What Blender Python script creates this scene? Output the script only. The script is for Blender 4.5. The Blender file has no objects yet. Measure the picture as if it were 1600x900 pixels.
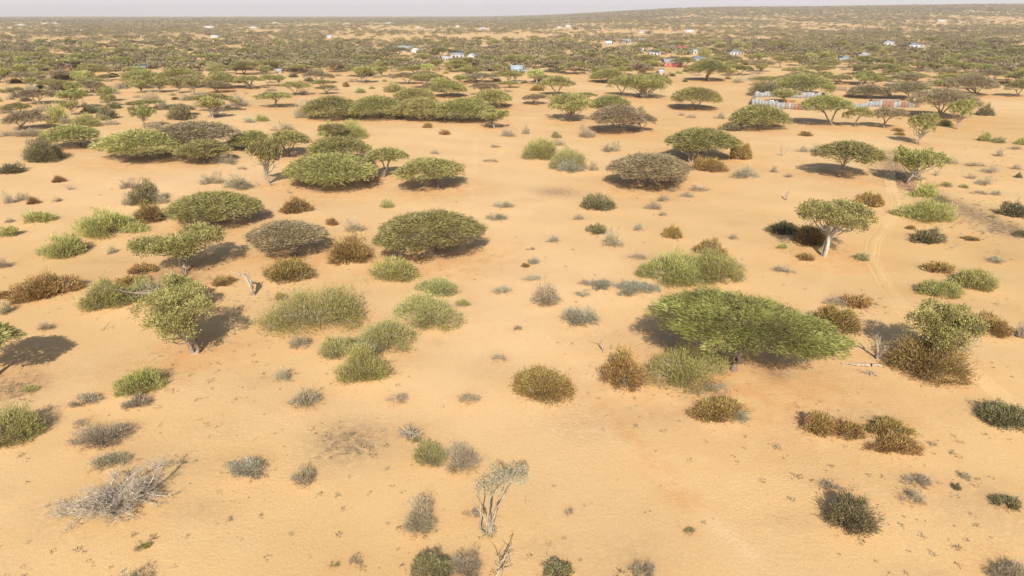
import bpy, math, random
import numpy as np
from mathutils import Vector, noise as mnoise

sc = bpy.context.scene
col = sc.collection
R_ = math.radians

# ------------------------------------------------------------ camera, sky, sun, exposure
CAM_H = 30.0
F = 1067.0                       # focal length in pixels of the 1600 px wide photograph
PITCH = math.atan((450 - 22) / F)
cam_d = bpy.data.cameras.new('camera'); cam = bpy.data.objects.new('camera', cam_d)
col.objects.link(cam)
cam.location = (0, 0, CAM_H); cam.rotation_euler = (math.pi / 2 - PITCH, 0, 0)
cam_d.sensor_width = 36; cam_d.lens = 36 * F / 1600
cam_d.clip_start = 0.5; cam_d.clip_end = 60000
sc.camera = cam

SUN_EL = R_(34.5); SUN_AZ = R_(181.3)       # sun stands behind the camera
world = bpy.data.worlds.new('World'); sc.world = world; world.use_nodes = True
nt = world.node_tree; nt.nodes.clear()
wo = nt.nodes.new('ShaderNodeOutputWorld'); bg = nt.nodes.new('ShaderNodeBackground')
sky = nt.nodes.new('ShaderNodeTexSky'); sky.sky_type = 'NISHITA'; sky.sun_disc = False
sky.sun_elevation = SUN_EL; sky.sun_rotation = SUN_AZ
sky.air_density = 1.0; sky.dust_density = 2.0; sky.ozone_density = 1.0; sky.altitude = 100
bg.inputs['Strength'].default_value = 0.08
tcw = nt.nodes.new('ShaderNodeTexCoord'); sxyz = nt.nodes.new('ShaderNodeSeparateXYZ')
nt.links.new(tcw.outputs['Generated'], sxyz.inputs[0])
mrw = nt.nodes.new('ShaderNodeMapRange'); mrw.inputs[1].default_value = 0.0; mrw.inputs[2].default_value = 0.16
mrw.inputs[3].default_value = 1.0; mrw.inputs[4].default_value = 0.0; mrw.interpolation_type = 'SMOOTHERSTEP'
nt.links.new(sxyz.outputs['Z'], mrw.inputs[0])
mixw = nt.nodes.new('ShaderNodeMix'); mixw.data_type = 'RGBA'      # dusty air low over the horizon
nt.links.new(mrw.outputs[0], mixw.inputs[0]); nt.links.new(sky.outputs[0], mixw.inputs[6])
mixw.inputs[7].default_value = (7.3, 6.85, 7.0, 1)
nt.links.new(mixw.outputs[2], bg.inputs[0]); nt.links.new(bg.outputs[0], wo.inputs[0])

sun_d = bpy.data.lights.new('sun', 'SUN'); sun = bpy.data.objects.new('sun', sun_d)
col.objects.link(sun)
sun_d.energy = 4.45; sun_d.angle = R_(0.6); sun_d.color = (1.0, 0.93, 0.84)
sdir = Vector((math.sin(SUN_AZ) * math.cos(SUN_EL), math.cos(SUN_AZ) * math.cos(SUN_EL), math.sin(SUN_EL)))
sun.rotation_euler = sdir.to_track_quat('Z', 'Y').to_euler(); sun.location = (0, -50, 80)
sc.view_settings.view_transform = 'Standard'; sc.view_settings.look = 'None'
sc.view_settings.gamma = 1; sc.view_settings.exposure = 0.55
sc.cycles.volume_bounces = 0; sc.cycles.max_bounces = 5; sc.cycles.diffuse_bounces = 2
sc.cycles.transparent_max_bounces = 8

# ------------------------------------------------------------ terrain height and picking
def sstep(a, b, x):
    t = np.clip((x - a) / (b - a), 0, 1); return t * t * (3 - 2 * t)
MOUNDS = []                      # (x, y, radius, height): sand held by bushes
def hgt(x, y):
    x = np.asarray(x, float); y = np.asarray(y, float)
    d = np.hypot(x, y)
    near = 0.22 * np.sin(x * .11 + 1.3 * np.sin(y * .045)) * np.sin(y * .083 + 0.7) \
         + 0.10 * np.sin(x * .31 + y * .17) * np.sin(y * .27 - x * .08)
    near = near * (1 - sstep(300, 900, d)) * sstep(5, 40, d)
    ratio = x / np.maximum(y, 1.0)
    rise = 72 * sstep(1200, 5200, d) * sstep(-.06, .30, ratio) * sstep(0, 200, y)
    roll = 5 * np.sin(x * .0021 + 2) * np.sin(y * .0013 + x * .0009) * sstep(1200, 3500, d)
    z = near + rise + roll * sstep(-.3, .2, ratio)
    return z
def _ss(a, b, x):
    t = min(1.0, max(0.0, (x - a) / (b - a))); return t * t * (3 - 2 * t)
def hs_(x, y):
    d = math.hypot(x, y)
    near = 0.0
    if d < 900:
        near = 0.22 * math.sin(x * .11 + 1.3 * math.sin(y * .045)) * math.sin(y * .083 + 0.7) + 0.10 * math.sin(x * .31 + y * .17) * math.sin(y * .27 - x * .08)
        near *= (1 - _ss(300, 900, d)) * _ss(5, 40, d)
    if d < 1200: return near
    ratio = x / max(y, 1.0)
    rise = 72 * _ss(1200, 5200, d) * _ss(-.06, .30, ratio) * _ss(0, 200, y)
    roll = 5 * math.sin(x * .0021 + 2) * math.sin(y * .0013 + x * .0009) * _ss(1200, 3500, d)
    return near + rise + roll * _ss(-.3, .2, ratio)
def ray(px, py):
    a = (px - 800) / F; b = (py - 450) / F
    c, s = math.cos(PITCH), math.sin(PITCH)
    return a, c - b * s, -s - b * c          # x, y, z of the direction
def at(px, py, far=6800):
    dx, dy, dz = ray(px, py)
    t = 20.0; last = t
    while t * dy < far:
        z = CAM_H + dz * t
        if z < hs_(dx * t, dy * t):
            lo, hi = last, t
            for _ in range(24):
                m = (lo + hi) / 2
                if CAM_H + dz * m < hs_(dx * m, dy * m): hi = m
                else: lo = m
            return Vector((dx * hi, dy * hi, hs_(dx * hi, dy * hi)))
        last = t; t *= 1.03
    t = far / dy
    return Vector((dx * t, far, hs_(dx * t, far)))
def scale_at(p):
    depth = p.y * math.cos(PITCH) + (CAM_H - p.z) * math.sin(PITCH)
    return F / depth
def elev_at(p):
    return math.atan2(CAM_H - p.z, max(p.y, 1))
def z_on(px, py, Y):
    dx, dy, dz = ray(px, py); return CAM_H + dz * Y / dy
def to_px(x, y, z):
    c, s = math.cos(PITCH), math.sin(PITCH)
    dz = z - CAM_H
    dep = y * c - dz * s; up = y * s + dz * c
    return 800 + F * x / dep, 450 - F * up / dep

# ------------------------------------------------------------ materials
def mat_new(name):
    m = bpy.data.materials.new(name); m.use_nodes = True
    n = m.node_tree.nodes; n.clear()
    out = n.new('ShaderNodeOutputMaterial')
    return m, n, m.node_tree.links, out
def ramp(n, stops):
    r = n.new('ShaderNodeValToRGB'); e = r.color_ramp.elements
    while len(e) < len(stops): e.new(0.5)
    for i, (p, c) in enumerate(stops):
        e[i].position = p; e[i].color = (*c, 1)
    return r
def leaf_mat(name, stops, transl=0.25, rough=0.7):
    m, n, l, out = mat_new(name)
    at_ = n.new('ShaderNodeAttribute'); at_.attribute_name = 'tint'
    r = ramp(n, stops)
    oi = n.new('ShaderNodeObjectInfo')
    hs = n.new('ShaderNodeHueSaturation')
    mp = n.new('ShaderNodeMapRange'); mp.inputs[3].default_value = 0.82; mp.inputs[4].default_value = 1.15
    mh = n.new('ShaderNodeMapRange'); mh.inputs[3].default_value = 0.482; mh.inputs[4].default_value = 0.508
    ml = n.new('ShaderNodeMath'); ml.operation = 'FRACT'
    m7 = n.new('ShaderNodeMath'); m7.operation = 'MULTIPLY'; m7.inputs[1].default_value = 7.31
    l.new(oi.outputs['Random'], mp.inputs[0]); l.new(oi.outputs['Random'], m7.inputs[0])
    l.new(m7.outputs[0], ml.inputs[0]); l.new(ml.outputs[0], mh.inputs[0])
    l.new(at_.outputs['Fac'], r.inputs[0]); l.new(r.outputs[0], hs.inputs['Color'])
    l.new(mp.outputs[0], hs.inputs['Value']); l.new(mh.outputs[0], hs.inputs['Hue'])
    p = n.new('ShaderNodeBsdfPrincipled'); p.inputs['Roughness'].default_value = rough
    p.inputs['Specular IOR Level'].default_value = 0.25
    l.new(hs.outputs[0], p.inputs['Base Color'])
    if transl > 0:
        t = n.new('ShaderNodeBsdfTranslucent'); l.new(hs.outputs[0], t.inputs['Color'])
        mx = n.new('ShaderNodeMixShader'); mx.inputs[0].default_value = transl
        l.new(p.outputs[0], mx.inputs[1]); l.new(t.outputs[0], mx.inputs[2]); l.new(mx.outputs[0], out.inputs[0])
    else:
        l.new(p.outputs[0], out.inputs[0])
    return m
M = {}
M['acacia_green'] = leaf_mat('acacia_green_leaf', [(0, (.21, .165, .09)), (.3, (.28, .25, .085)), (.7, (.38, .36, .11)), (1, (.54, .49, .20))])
M['acacia_fresh'] = leaf_mat('acacia_fresh_leaf', [(0, (.11, .085, .04)), (.3, (.20, .19, .055)), (.7, (.29, .305, .08)), (1, (.48, .48, .165))])
M['far_green'] = leaf_mat('far_crown_leaf', [(0, (.14, .115, .07)), (.3, (.19, .17, .075)), (.7, (.245, .235, .09)), (1, (.34, .315, .14))])
M['acacia_olive'] = leaf_mat('acacia_olive_leaf', [(0, (.26, .19, .12)), (.4, (.31, .25, .135)), (.8, (.37, .32, .155)), (1, (.49, .43, .25))])
M['leafy_yellow'] = leaf_mat('fleshy_leaf', [(0, (.18, .145, .06)), (.35, (.27, .25, .075)), (.75, (.37, .36, .11)), (1, (.50, .47, .19))])
M['bush_green'] = leaf_mat('broom_green', [(0, (.34, .28, .18)), (.16, (.36, .31, .14)), (.3, (.33, .315, .09)), (.72, (.42, .415, .115)), (1, (.60, .56, .23))])
M['bush_yellow'] = leaf_mat('broom_yellow', [(0, (.40, .33, .22)), (.2, (.36, .31, .16)), (.35, (.31, .30, .10)), (.75, (.40, .39, .13)), (1, (.55, .50, .23))])
M['bush_brown'] = leaf_mat('brown_leaf', [(0, (.20, .125, .07)), (.35, (.31, .195, .07)), (.72, (.42, .29, .085)), (1, (.50, .43, .14))])
M['shrub_grey'] = leaf_mat('grey_twigs', [(0, (.25, .19, .11)), (.4, (.35, .295, .185)), (.8, (.45, .39, .25)), (1, (.57, .51, .35))], .1)
M['shrub_blue'] = leaf_mat('silver_leaf', [(0, (.24, .21, .13)), (.4, (.30, .29, .19)), (.8, (.40, .39, .27)), (1, (.5, .48, .36))], .15)
M['shrub_dark'] = leaf_mat('dark_leaf', [(0, (.15, .12, .065)), (.4, (.22, .195, .09)), (.8, (.30, .27, .12)), (1, (.42, .38, .20))])
def bark_mat(name, a, b):
    m, n, l, out = mat_new(name)
    tc = n.new('ShaderNodeTexCoord'); nz = n.new('ShaderNodeTexNoise'); nz.inputs['Scale'].default_value = 3.5
    nz.inputs['Detail'].default_value = 6
    mp = n.new('ShaderNodeMapping'); mp.inputs['Scale'].default_value = (2, 2, .6)
    r = ramp(n, [(.3, a), (.7, b)])
    p = n.new('ShaderNodeBsdfPrincipled'); p.inputs['Roughness'].default_value = .85
    l.new(tc.outputs['Object'], mp.inputs[0]); l.new(mp.outputs[0], nz.inputs[0]); l.new(nz.outputs[0], r.inputs[0])
    l.new(r.outputs[0], p.inputs['Base Color'])
    bp = n.new('ShaderNodeBump'); bp.inputs['Strength'].default_value = .5; bp.inputs['Distance'].default_value = .03
    l.new(nz.outputs[0], bp.inputs['Height']); l.new(bp.outputs[0], p.inputs['Normal'])
    l.new(p.outputs[0], out.inputs[0]); return m
M['bark_dark'] = bark_mat('acacia_bark', (.12, .085, .06), (.25, .19, .14))
M['bark_pale'] = bark_mat('pale_bark', (.20, .15, .11), (.38, .32, .25))
M['bark_white'] = bark_mat('white_bark', (.34, .29, .22), (.58, .52, .44))
M['bark_bleached'] = bark_mat('bleached_wood', (.33, .26, .18), (.60, .51, .39))
M['bark_dead'] = bark_mat('weathered_wood', (.24, .18, .115), (.46, .385, .28))

def sand_mat(name, lighten=0.0, tracks=False):
    m, n, l, out = mat_new(name)
    geo = n.new('ShaderNodeNewGeometry')
    def nz(scale, detail=5, rough=.55, vec=None):
        t = n.new('ShaderNodeTexNoise'); t.inputs['Scale'].default_value = scale
        t.inputs['Detail'].default_value = detail; t.inputs['Roughness'].default_value = rough
        l.new(vec or geo.outputs['Position'], t.inputs['Vector']); return t
    big = nz(.018, 4); r1 = ramp(n, [(.34, (.555, .365, .160)), (.5, (.615, .415, .20)), (.66, (.665, .47, .25))])
    l.new(big.outputs[0], r1.inputs[0])
    mid = nz(.16, 6, .6); r2 = ramp(n, [(.35, (.57, .345, .135)), (.6, (.61, .405, .19))])
    l.new(mid.outputs[0], r2.inputs[0])
    mx = n.new('ShaderNodeMix'); mx.data_type = 'RGBA'; mx.inputs[0].default_value = .35
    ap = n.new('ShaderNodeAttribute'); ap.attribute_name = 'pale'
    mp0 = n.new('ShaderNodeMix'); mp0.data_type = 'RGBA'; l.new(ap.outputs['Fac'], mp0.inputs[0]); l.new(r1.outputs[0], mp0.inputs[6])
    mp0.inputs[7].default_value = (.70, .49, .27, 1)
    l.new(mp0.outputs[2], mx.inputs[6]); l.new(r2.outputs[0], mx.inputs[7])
    # reddish, trodden soil near trees (a property of the soil, stored on the ground mesh)
    at_ = n.new('ShaderNodeAttribute'); at_.attribute_name = 'red'
    am = n.new('ShaderNodeMath'); am.operation = 'MULTIPLY'
    nm = n.new('ShaderNodeMapRange'); nm.inputs[1].default_value = .3; nm.inputs[2].default_value = .65
    mid2 = nz(.5, 5, .65); l.new(mid2.outputs[0], nm.inputs[0])
    l.new(at_.outputs['Fac'], am.inputs[0]); l.new(nm.outputs[0], am.inputs[1])
    mr = n.new('ShaderNodeMix'); mr.data_type = 'RGBA'
    l.new(am.outputs[0], mr.inputs[0]); l.new(mx.outputs[2], mr.inputs[6]); mr.inputs[7].default_value = (.56, .305, .125, 1)
    # leaf litter patches
    at2 = n.new('ShaderNodeAttribute'); at2.attribute_name = 'litter'
    ln = nz(1.6, 6, .75); lm = n.new('ShaderNodeMapRange'); lm.inputs[1].default_value = .35; lm.inputs[2].default_value = .53
    l.new(ln.outputs[0], lm.inputs[0])
    a2 = n.new('ShaderNodeMath'); a2.operation = 'MULTIPLY'; l.new(at2.outputs['Fac'], a2.inputs[0]); l.new(lm.outputs[0], a2.inputs[1])
    ml = n.new('ShaderNodeMix'); ml.data_type = 'RGBA'
    l.new(a2.outputs[0], ml.inputs[0]); l.new(mr.outputs[2], ml.inputs[6]); ml.inputs[7].default_value = (.25, .165, .10, 1)
    # fine dark specks of debris
    vo = n.new('ShaderNodeTexVoronoi'); vo.inputs['Scale'].default_value = 1.1; l.new(geo.outputs['Position'], vo.inputs['Vector'])
    sp = n.new('ShaderNodeMapRange'); sp.inputs[1].default_value = .05; sp.inputs[2].default_value = .10
    sp.inputs[3].default_value = .7; sp.inputs[4].default_value = 0
    l.new(vo.outputs['Distance'], sp.inputs[0])
    sn = nz(.09, 4); sm = n.new('ShaderNodeMapRange'); sm.inputs[1].default_value = .42; sm.inputs[2].default_value = .62
    l.new(sn.outputs[0], sm.inputs[0])
    sq = n.new('ShaderNodeMath'); sq.operation = 'MULTIPLY'; l.new(sp.outputs[0], sq.inputs[0]); l.new(sm.outputs[0], sq.inputs[1])
    ms = n.new('ShaderNodeMix'); ms.data_type = 'RGBA'
    l.new(sq.outputs[0], ms.inputs[0]); l.new(ml.outputs[2], ms.inputs[6]); ms.inputs[7].default_value = (.30, .19, .11, 1)
    # grain
    gr = nz(7, 4, .7); gm = n.new('ShaderNodeMapRange'); gm.inputs[3].default_value = .88 + lighten; gm.inputs[4].default_value = 1.11 + lighten
    gm.inputs[1].default_value = .25; gm.inputs[2].default_value = .75
    l.new(gr.outputs[0], gm.inputs[0])
    mv = n.new('ShaderNodeVectorMath'); mv.operation = 'SCALE'; l.new(ms.outputs[2], mv.inputs[0]); l.new(gm.outputs[0], mv.inputs['Scale'])
    p = n.new('ShaderNodeBsdfPrincipled'); p.inputs['Roughness'].default_value = .95; p.inputs['Specular IOR Level'].default_value = .1
    l.new(mv.outputs[0], p.inputs['Base Color'])
    b1 = nz(3.6, 6, .7); b2 = nz(.4, 3, .5)
    ad = n.new('ShaderNodeMath'); ad.operation = 'MULTIPLY_ADD'; ad.inputs[1].default_value = 1.0
    l.new(b2.outputs[0], ad.inputs[0]); l.new(b1.outputs[0], ad.inputs[2])
    bp = n.new('ShaderNodeBump'); bp.inputs['Distance'].default_value = .11
    bn = nz(.06, 4, .6); bm_ = n.new('ShaderNodeMapRange'); bm_.inputs[1].default_value = .35; bm_.inputs[2].default_value = .7
    bm_.inputs[3].default_value = .15; bm_.inputs[4].default_value = .7
    l.new(bn.outputs[0], bm_.inputs[0]); l.new(bm_.outputs[0], bp.inputs['Strength'])
    l.new(ad.outputs[0], bp.inputs['Height']); l.new(bp.outputs[0], p.inputs['Normal'])
    l.new(p.outputs[0], out.inputs[0]); return m
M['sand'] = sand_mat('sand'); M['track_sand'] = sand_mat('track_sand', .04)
def flat_mat(name, c, rough=.6, metal=0.0, wave=0.0, var=.12):
    m, n, l, out = mat_new(name)
    tc = n.new('ShaderNodeTexCoord'); nz = n.new('ShaderNodeTexNoise'); nz.inputs['Scale'].default_value = 1.3; nz.inputs['Detail'].default_value = 6
    l.new(tc.outputs['Object'], nz.inputs[0])
    r = ramp(n, [(.3, tuple(v * (1 - var * 1.6) for v in c)), (.65, tuple(min(1, v * (1 + var)) for v in c))])
    l.new(nz.outputs[0], r.inputs[0])
    p = n.new('ShaderNodeBsdfPrincipled'); p.inputs['Roughness'].default_value = rough; p.inputs['Metallic'].default_value = metal
    l.new(r.outputs[0], p.inputs['Base Color'])
    if wave:
        w = n.new('ShaderNodeTexWave'); w.inputs['Scale'].default_value = wave; l.new(tc.outputs['Object'], w.inputs[0])
        bp = n.new('ShaderNodeBump'); bp.inputs['Distance'].default_value = .04; bp.inputs['Strength'].default_value = .6
        l.new(w.outputs[0], bp.inputs['Height']); l.new(bp.outputs[0], p.inputs['Normal'])
    l.new(p.outputs[0], out.inputs[0]); return m
M['tin'] = flat_mat('tin_roof', (.32, .335, .34), .5, .15, 3)
M['tin_blue'] = flat_mat('blue_tin', (.29, .37, .41), .5, .1, 3)
M['tin_white'] = flat_mat('white_tin', (.48, .48, .48), .6, 0, 3)
M['tin_red'] = flat_mat('red_tin', (.38, .06, .07), .6, 0, 3)
M['wall_white'] = flat_mat('whitewash', (.46, .43, .40), .8)
M['wall_grey'] = flat_mat('grey_wall', (.45, .45, .46), .8)
M['wall_pink'] = flat_mat('salmon_wall', (.45, .19, .14), .85)
M['wall_tan'] = flat_mat('tan_wall', (.55, .42, .30), .85)
M['opening'] = flat_mat('dark_opening', (.05, .035, .03), .5)
M['door_red'] = flat_mat('red_shutter', (.33, .05, .06), .6)
M['sheet_white'] = flat_mat('white_sheet', (.32, .32, .31), .75, 0, 5)
M['sheet_pale'] = flat_mat('pale_blue_sheet', (.26, .29, .28), .7, 0, 5)
M['sheet_grey'] = flat_mat('grey_sheet', (.30, .29, .27), .7, 0, 5)
M['sheet_rust'] = flat_mat('rusty_sheet', (.30, .15, .09), .8, 0, 5)
M['sheet_brown'] = flat_mat('brown_cloth', (.27, .18, .12), .9)
M['cloth_orange'] = flat_mat('orange_cloth', (.42, .14, .07), .9)
M['cloth_white'] = flat_mat('white_cloth', (.8, .8, .8), .9)

# ------------------------------------------------------------ mesh helpers
class MB:
    def __init__(s): s.v = []; s.q = []; s.t = []; s.n = 0
    def add(s, V, Fc, tint=None):
        V = np.asarray(V, float); Fc = np.asarray(Fc, int)
        s.v.append(V); s.q.append(Fc + s.n); s.n += len(V)
        s.t.append(np.full(len(Fc), .5) if tint is None else np.broadcast_to(np.asarray(tint, float), (len(Fc),)))
    def mesh(s, name, mats, smooth=False, mi=None):
        V = np.concatenate(s.v); me = bpy.data.meshes.new(name)
        Q = np.concatenate(s.q).astype(np.int32)
        me.vertices.add(len(V)); me.vertices.foreach_set('co', V.astype(np.float32).ravel())
        me.loops.add(Q.size); me.loops.foreach_set('vertex_index', Q.ravel())
        me.polygons.add(len(Q)); me.polygons.foreach_set('loop_start', np.arange(0, Q.size, Q.shape[1], dtype=np.int32))
        me.update(calc_edges=True)
        a = me.attributes.new('tint', 'FLOAT', 'FACE'); a.data.foreach_set('value', np.concatenate(s.t).astype(np.float32))
        for m in (mats if isinstance(mats, (list, tuple)) else [mats]): me.materials.append(m)
        if smooth: me.polygons.foreach_set('use_smooth', np.ones(len(Q), bool))
        me.validate(); return me
def norm(v): return v / np.maximum(np.linalg.norm(v, axis=1, keepdims=True), 1e-9)
def cards(mb, rng, P, D, L, W, tint):
    D = norm(D); n = len(P)
    S = norm(np.cross(D, rng.normal(size=(n, 3))))
    L = np.broadcast_to(L, (n,))[:, None]; W = np.broadcast_to(W, (n,))[:, None]
    V = np.stack([P, P + D * L * .5 + S * W * .5, P + D * L, P + D * L * .5 - S * W * .5], 1).reshape(-1, 3)
    mb.add(V, np.arange(4 * n).reshape(n, 4), tint)
def tube(mb, pts, rad, sides=5, tint=.5):
    pts = np.asarray(pts, float); k = len(pts); rad = np.broadcast_to(rad, (k,))
    T = np.gradient(pts, axis=0); T = norm(T)
    up = np.array([.13, .21, 1.0]) if abs(T[0, 2]) < .9 else np.array([1.0, .2, .1])
    A = norm(np.cross(T, up)); B = np.cross(T, A)
    an = np.arange(sides) * 2 * math.pi / sides
    V = pts[:, None] + rad[:, None, None] * (np.cos(an)[None, :, None] * A[:, None] + np.sin(an)[None, :, None] * B[:, None])
    V = V.reshape(-1, 3)
    i = np.arange(k - 1)[:, None] * sides; j = np.arange(sides)[None]; j2 = (j + 1) % sides
    Fc = np.stack([i + j, i + j2, i + sides + j2, i + sides + j], -1).reshape(-1, 4)
    mb.add(V, Fc, tint)
def bent(rng, a, b, k=6, sag=.1, up=0.0):
    a = np.asarray(a, float); b = np.asarray(b, float); t = np.linspace(0, 1, k)[:, None]
    L = np.linalg.norm(b - a); off = rng.normal(size=(1, 3)) * sag * L
    off2 = rng.normal(size=(1, 3)) * sag * L * .5
    return a + (b - a) * t + off * np.sin(t * math.pi) + off2 * np.sin(t * 2 * math.pi) + np.array([[0, 0, up * L]]) * np.sin(t * math.pi)

# ------------------------------------------------------------ plant shapes
def gen_umbrella(seed, R, Ry, t, H, n, off=(0, 0), L=.42, W=.085, K=None, rot=0, tiltx=0.0, tilty=0.0, bump=.05, low=False, stems=None, dome=1.0):
    """flat-topped crown: R,Ry half widths, t thickness, H height of the crown's middle over the ground"""
    rng = np.random.default_rng(seed)
    K = K or int(90 + 6 * R * Ry)
    ph = rng.uniform(0, 6.28, 5); am = np.array([.09, .06, .05, .04, .03])
    th = rng.uniform(0, 2 * math.pi, K); rr = np.sqrt(rng.uniform(0, 1, K)) * .97
    prof = 1 + sum(a * np.cos((i + 2) * th + p) for i, (a, p) in enumerate(zip(am, ph)))
    ux = rr * prof * np.cos(th); uy = rr * prof * np.sin(th)
    r2 = np.minimum(rr, 1)
    top = t * (.5 - dome * .85 * r2 ** 2.3) + rng.normal(size=K) * bump * t
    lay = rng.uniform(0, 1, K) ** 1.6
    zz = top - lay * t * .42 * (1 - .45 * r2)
    if low:      # skirts hang almost to the ground
        sk = (r2 > .6) & (rng.uniform(size=K) < .3); zz = np.where(sk, zz - rng.uniform(.05, .45, K) * (H), zz)
    ux = ux / 1.12; uy = uy / 1.12
    C = np.stack([ux * R, uy * Ry, zz], 1)
    cr, sr = math.cos(rot), math.sin(rot)
    C = np.stack([C[:, 0] * cr - C[:, 1] * sr, C[:, 0] * sr + C[:, 1] * cr, C[:, 2]], 1)
    C[:, 2] += tiltx * C[:, 0] + tilty * C[:, 1] + H
    C[:, 2] = np.maximum(C[:, 2], .35)
    C[:, 0] += off[0]; C[:, 1] += off[1]
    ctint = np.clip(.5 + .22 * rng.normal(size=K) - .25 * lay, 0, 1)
    pk = (rng.uniform(size=K) * K).astype(int)
    ci = rng.integers(0, K, n)
    cs = .10 * (R + Ry) / 2 + .15
    oa = rng.uniform(0, 6.283, n); orr = np.sqrt(rng.uniform(0, 1, n)) * cs * 1.25
    o = np.stack([np.cos(oa) * orr, np.sin(oa) * orr, rng.normal(size=n) * (.05 * t + .04)], 1)
    P = C[ci] + o
    P[:, 2] -= (np.hypot(o[:, 0], o[:, 1]) / cs) ** 2 * .035 * t; P[:, 2] = np.maximum(P[:, 2], .12)
    outw = P - np.array([[off[0], off[1], H - t]])
    D = norm(outw) * np.array([.7, .7, .35]) + norm(o) * np.array([.6, .6, .25]) + rng.normal(size=(n, 3)) * np.array([.45, .45, .22])
    mb = MB()
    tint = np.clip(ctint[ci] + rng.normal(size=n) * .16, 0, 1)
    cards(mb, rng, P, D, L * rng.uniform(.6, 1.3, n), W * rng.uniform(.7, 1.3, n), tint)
    crown = mb
    # trunk: several stems forking into a fan of limbs
    tb = MB()
    ns = stems or int(rng.integers(2, 5)); r0 = .035 * H + .07
    base = np.zeros(3); ang0 = rng.uniform(0, 6.28)
    tips = []
    fork = np.array([off[0] * .08 + rng.normal() * .1, off[1] * .08, H * rng.uniform(.08, .25)])
    tube(tb, [base + [0, 0, -.3], base, fork * .6, fork], [r0 * 1.7, r0 * 1.4, r0 * 1.1, r0 * 1.0], 7)
    for s in range(ns):
        a = ang0 + s * 2 * math.pi / ns + rng.normal() * .3
        e = np.array([off[0] * .6 + math.cos(a) * R * .30, off[1] * .6 + math.sin(a) * Ry * .30, H - t * .55])
        e[2] = max(e[2], H * .45)
        p = bent(rng, fork, e, 7, .07, .03)
        tube(tb, p, np.linspace(r0 * .85, r0 * .42, 7), 6)
        for q in range(3):
            a2 = a + rng.normal() * .7
            e2 = np.array([off[0] + math.cos(a2) * R * rng.uniform(.45, .8), off[1] + math.sin(a2) * Ry * rng.uniform(.45, .8), H - t * .12])
            st = p[rng.integers(3, 7)]
            p2 = bent(rng, st, e2, 6, .06, .03)
            tube(tb, p2, np.linspace(r0 * .4, r0 * .13, 6), 5); tips.append(p2[3:])
    TP = np.concatenate(tips)
    for c in C[:: max(1, K // 70)]:
        j = np.argmin(np.sum((TP - c) ** 2, 1))
        tube(tb, bent(rng, TP[j], c, 4, .08), np.linspace(r0 * .12, .012, 4) + .006, 3)
    return crown, tb

def gen_leafy(seed, R, Ry, t, H, n, off=(0, 0), L=.26, W=.13, blobs=None, stems=None, gnarl=.14):
    """irregular rounded crown of fleshy tufts on gnarled pale limbs"""
    rng = np.random.default_rng(seed)
    nb = blobs or int(9 + R * 3)
    BC = []
    for i in range(nb):
        th = rng.uniform(0, 6.28); rr = math.sqrt(rng.uniform(0, 1)) * .72
        zz = rng.uniform(-.38, .38) * (1 - .5 * rr)
        BC.append([math.cos(th) * rr * R + off[0], math.sin(th) * rr * Ry + off[1], H + zz * t])
    BC = np.array(BC); br = rng.uniform(.24, .38, nb)
    nt_ = max(60, n // 16)
    bi = rng.integers(0, nb, nt_)
    u = norm(rng.normal(size=(nt_, 3))); u[:, 2] = np.where(u[:, 2] < -.25, -u[:, 2], u[:, 2])
    rad = rng.uniform(.7, 1.0, nt_)[:, None]
    T = BC[bi] + u * rad * br[bi][:, None] * np.array([R, Ry, t * .9])
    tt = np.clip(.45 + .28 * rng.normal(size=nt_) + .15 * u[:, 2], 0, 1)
    ti = rng.integers(0, nt_, n)
    for ax_i, tgt in ((0, R), (1, Ry)):
        q_ = off[ax_i]; lo_, hi_ = np.percentile(T[:, ax_i], [1.5, 98.5]); kf = 2 * tgt * .88 / (hi_ - lo_); mid_ = (lo_ + hi_) / 2
        T[:, ax_i] = (T[:, ax_i] - mid_) * kf + q_; BC[:, ax_i] = (BC[:, ax_i] - mid_) * kf + q_
    o = rng.normal(size=(n, 3)) * .10 * (R ** .5)
    P = T[ti] + o
    D = norm(o) * .7 + u[ti] * .7 + rng.normal(size=(n, 3)) * .35 + np.array([0, 0, .35])
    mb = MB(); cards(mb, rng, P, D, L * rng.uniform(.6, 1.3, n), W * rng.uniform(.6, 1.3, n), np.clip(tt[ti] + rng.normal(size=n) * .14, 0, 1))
    tb = MB(); r0 = .032 * H + .05; ns = stems or int(rng.integers(1, 3))
    for s in range(ns):
        f = np.array([off[0] * .35 + rng.normal() * .12 * R, off[1] * .3 + rng.normal() * .1, max(H - t * .55, H * .35)])
        p = bent(rng, [rng.normal() * .12, rng.normal() * .1, -.3], f, 8, gnarl * .8)
        tube(tb, p, np.linspace(r0 * 1.35, r0 * .75, 8), 7)
        for c in BC[s::ns]:
            st = p[rng.integers(4, 8)]
            q = bent(rng, st, c, 6, gnarl); tube(tb, q, np.linspace(r0 * .55, r0 * .14, 6), 5)
            for _ in range(2):
                e = c + norm(rng.normal(size=(1, 3)))[0] * np.array([R, Ry, t]) * .22
                tube(tb, bent(rng, q[rng.integers(2, 6)], e, 4, gnarl), np.linspace(r0 * .18, .015, 4), 4)
    return mb, tb

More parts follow.
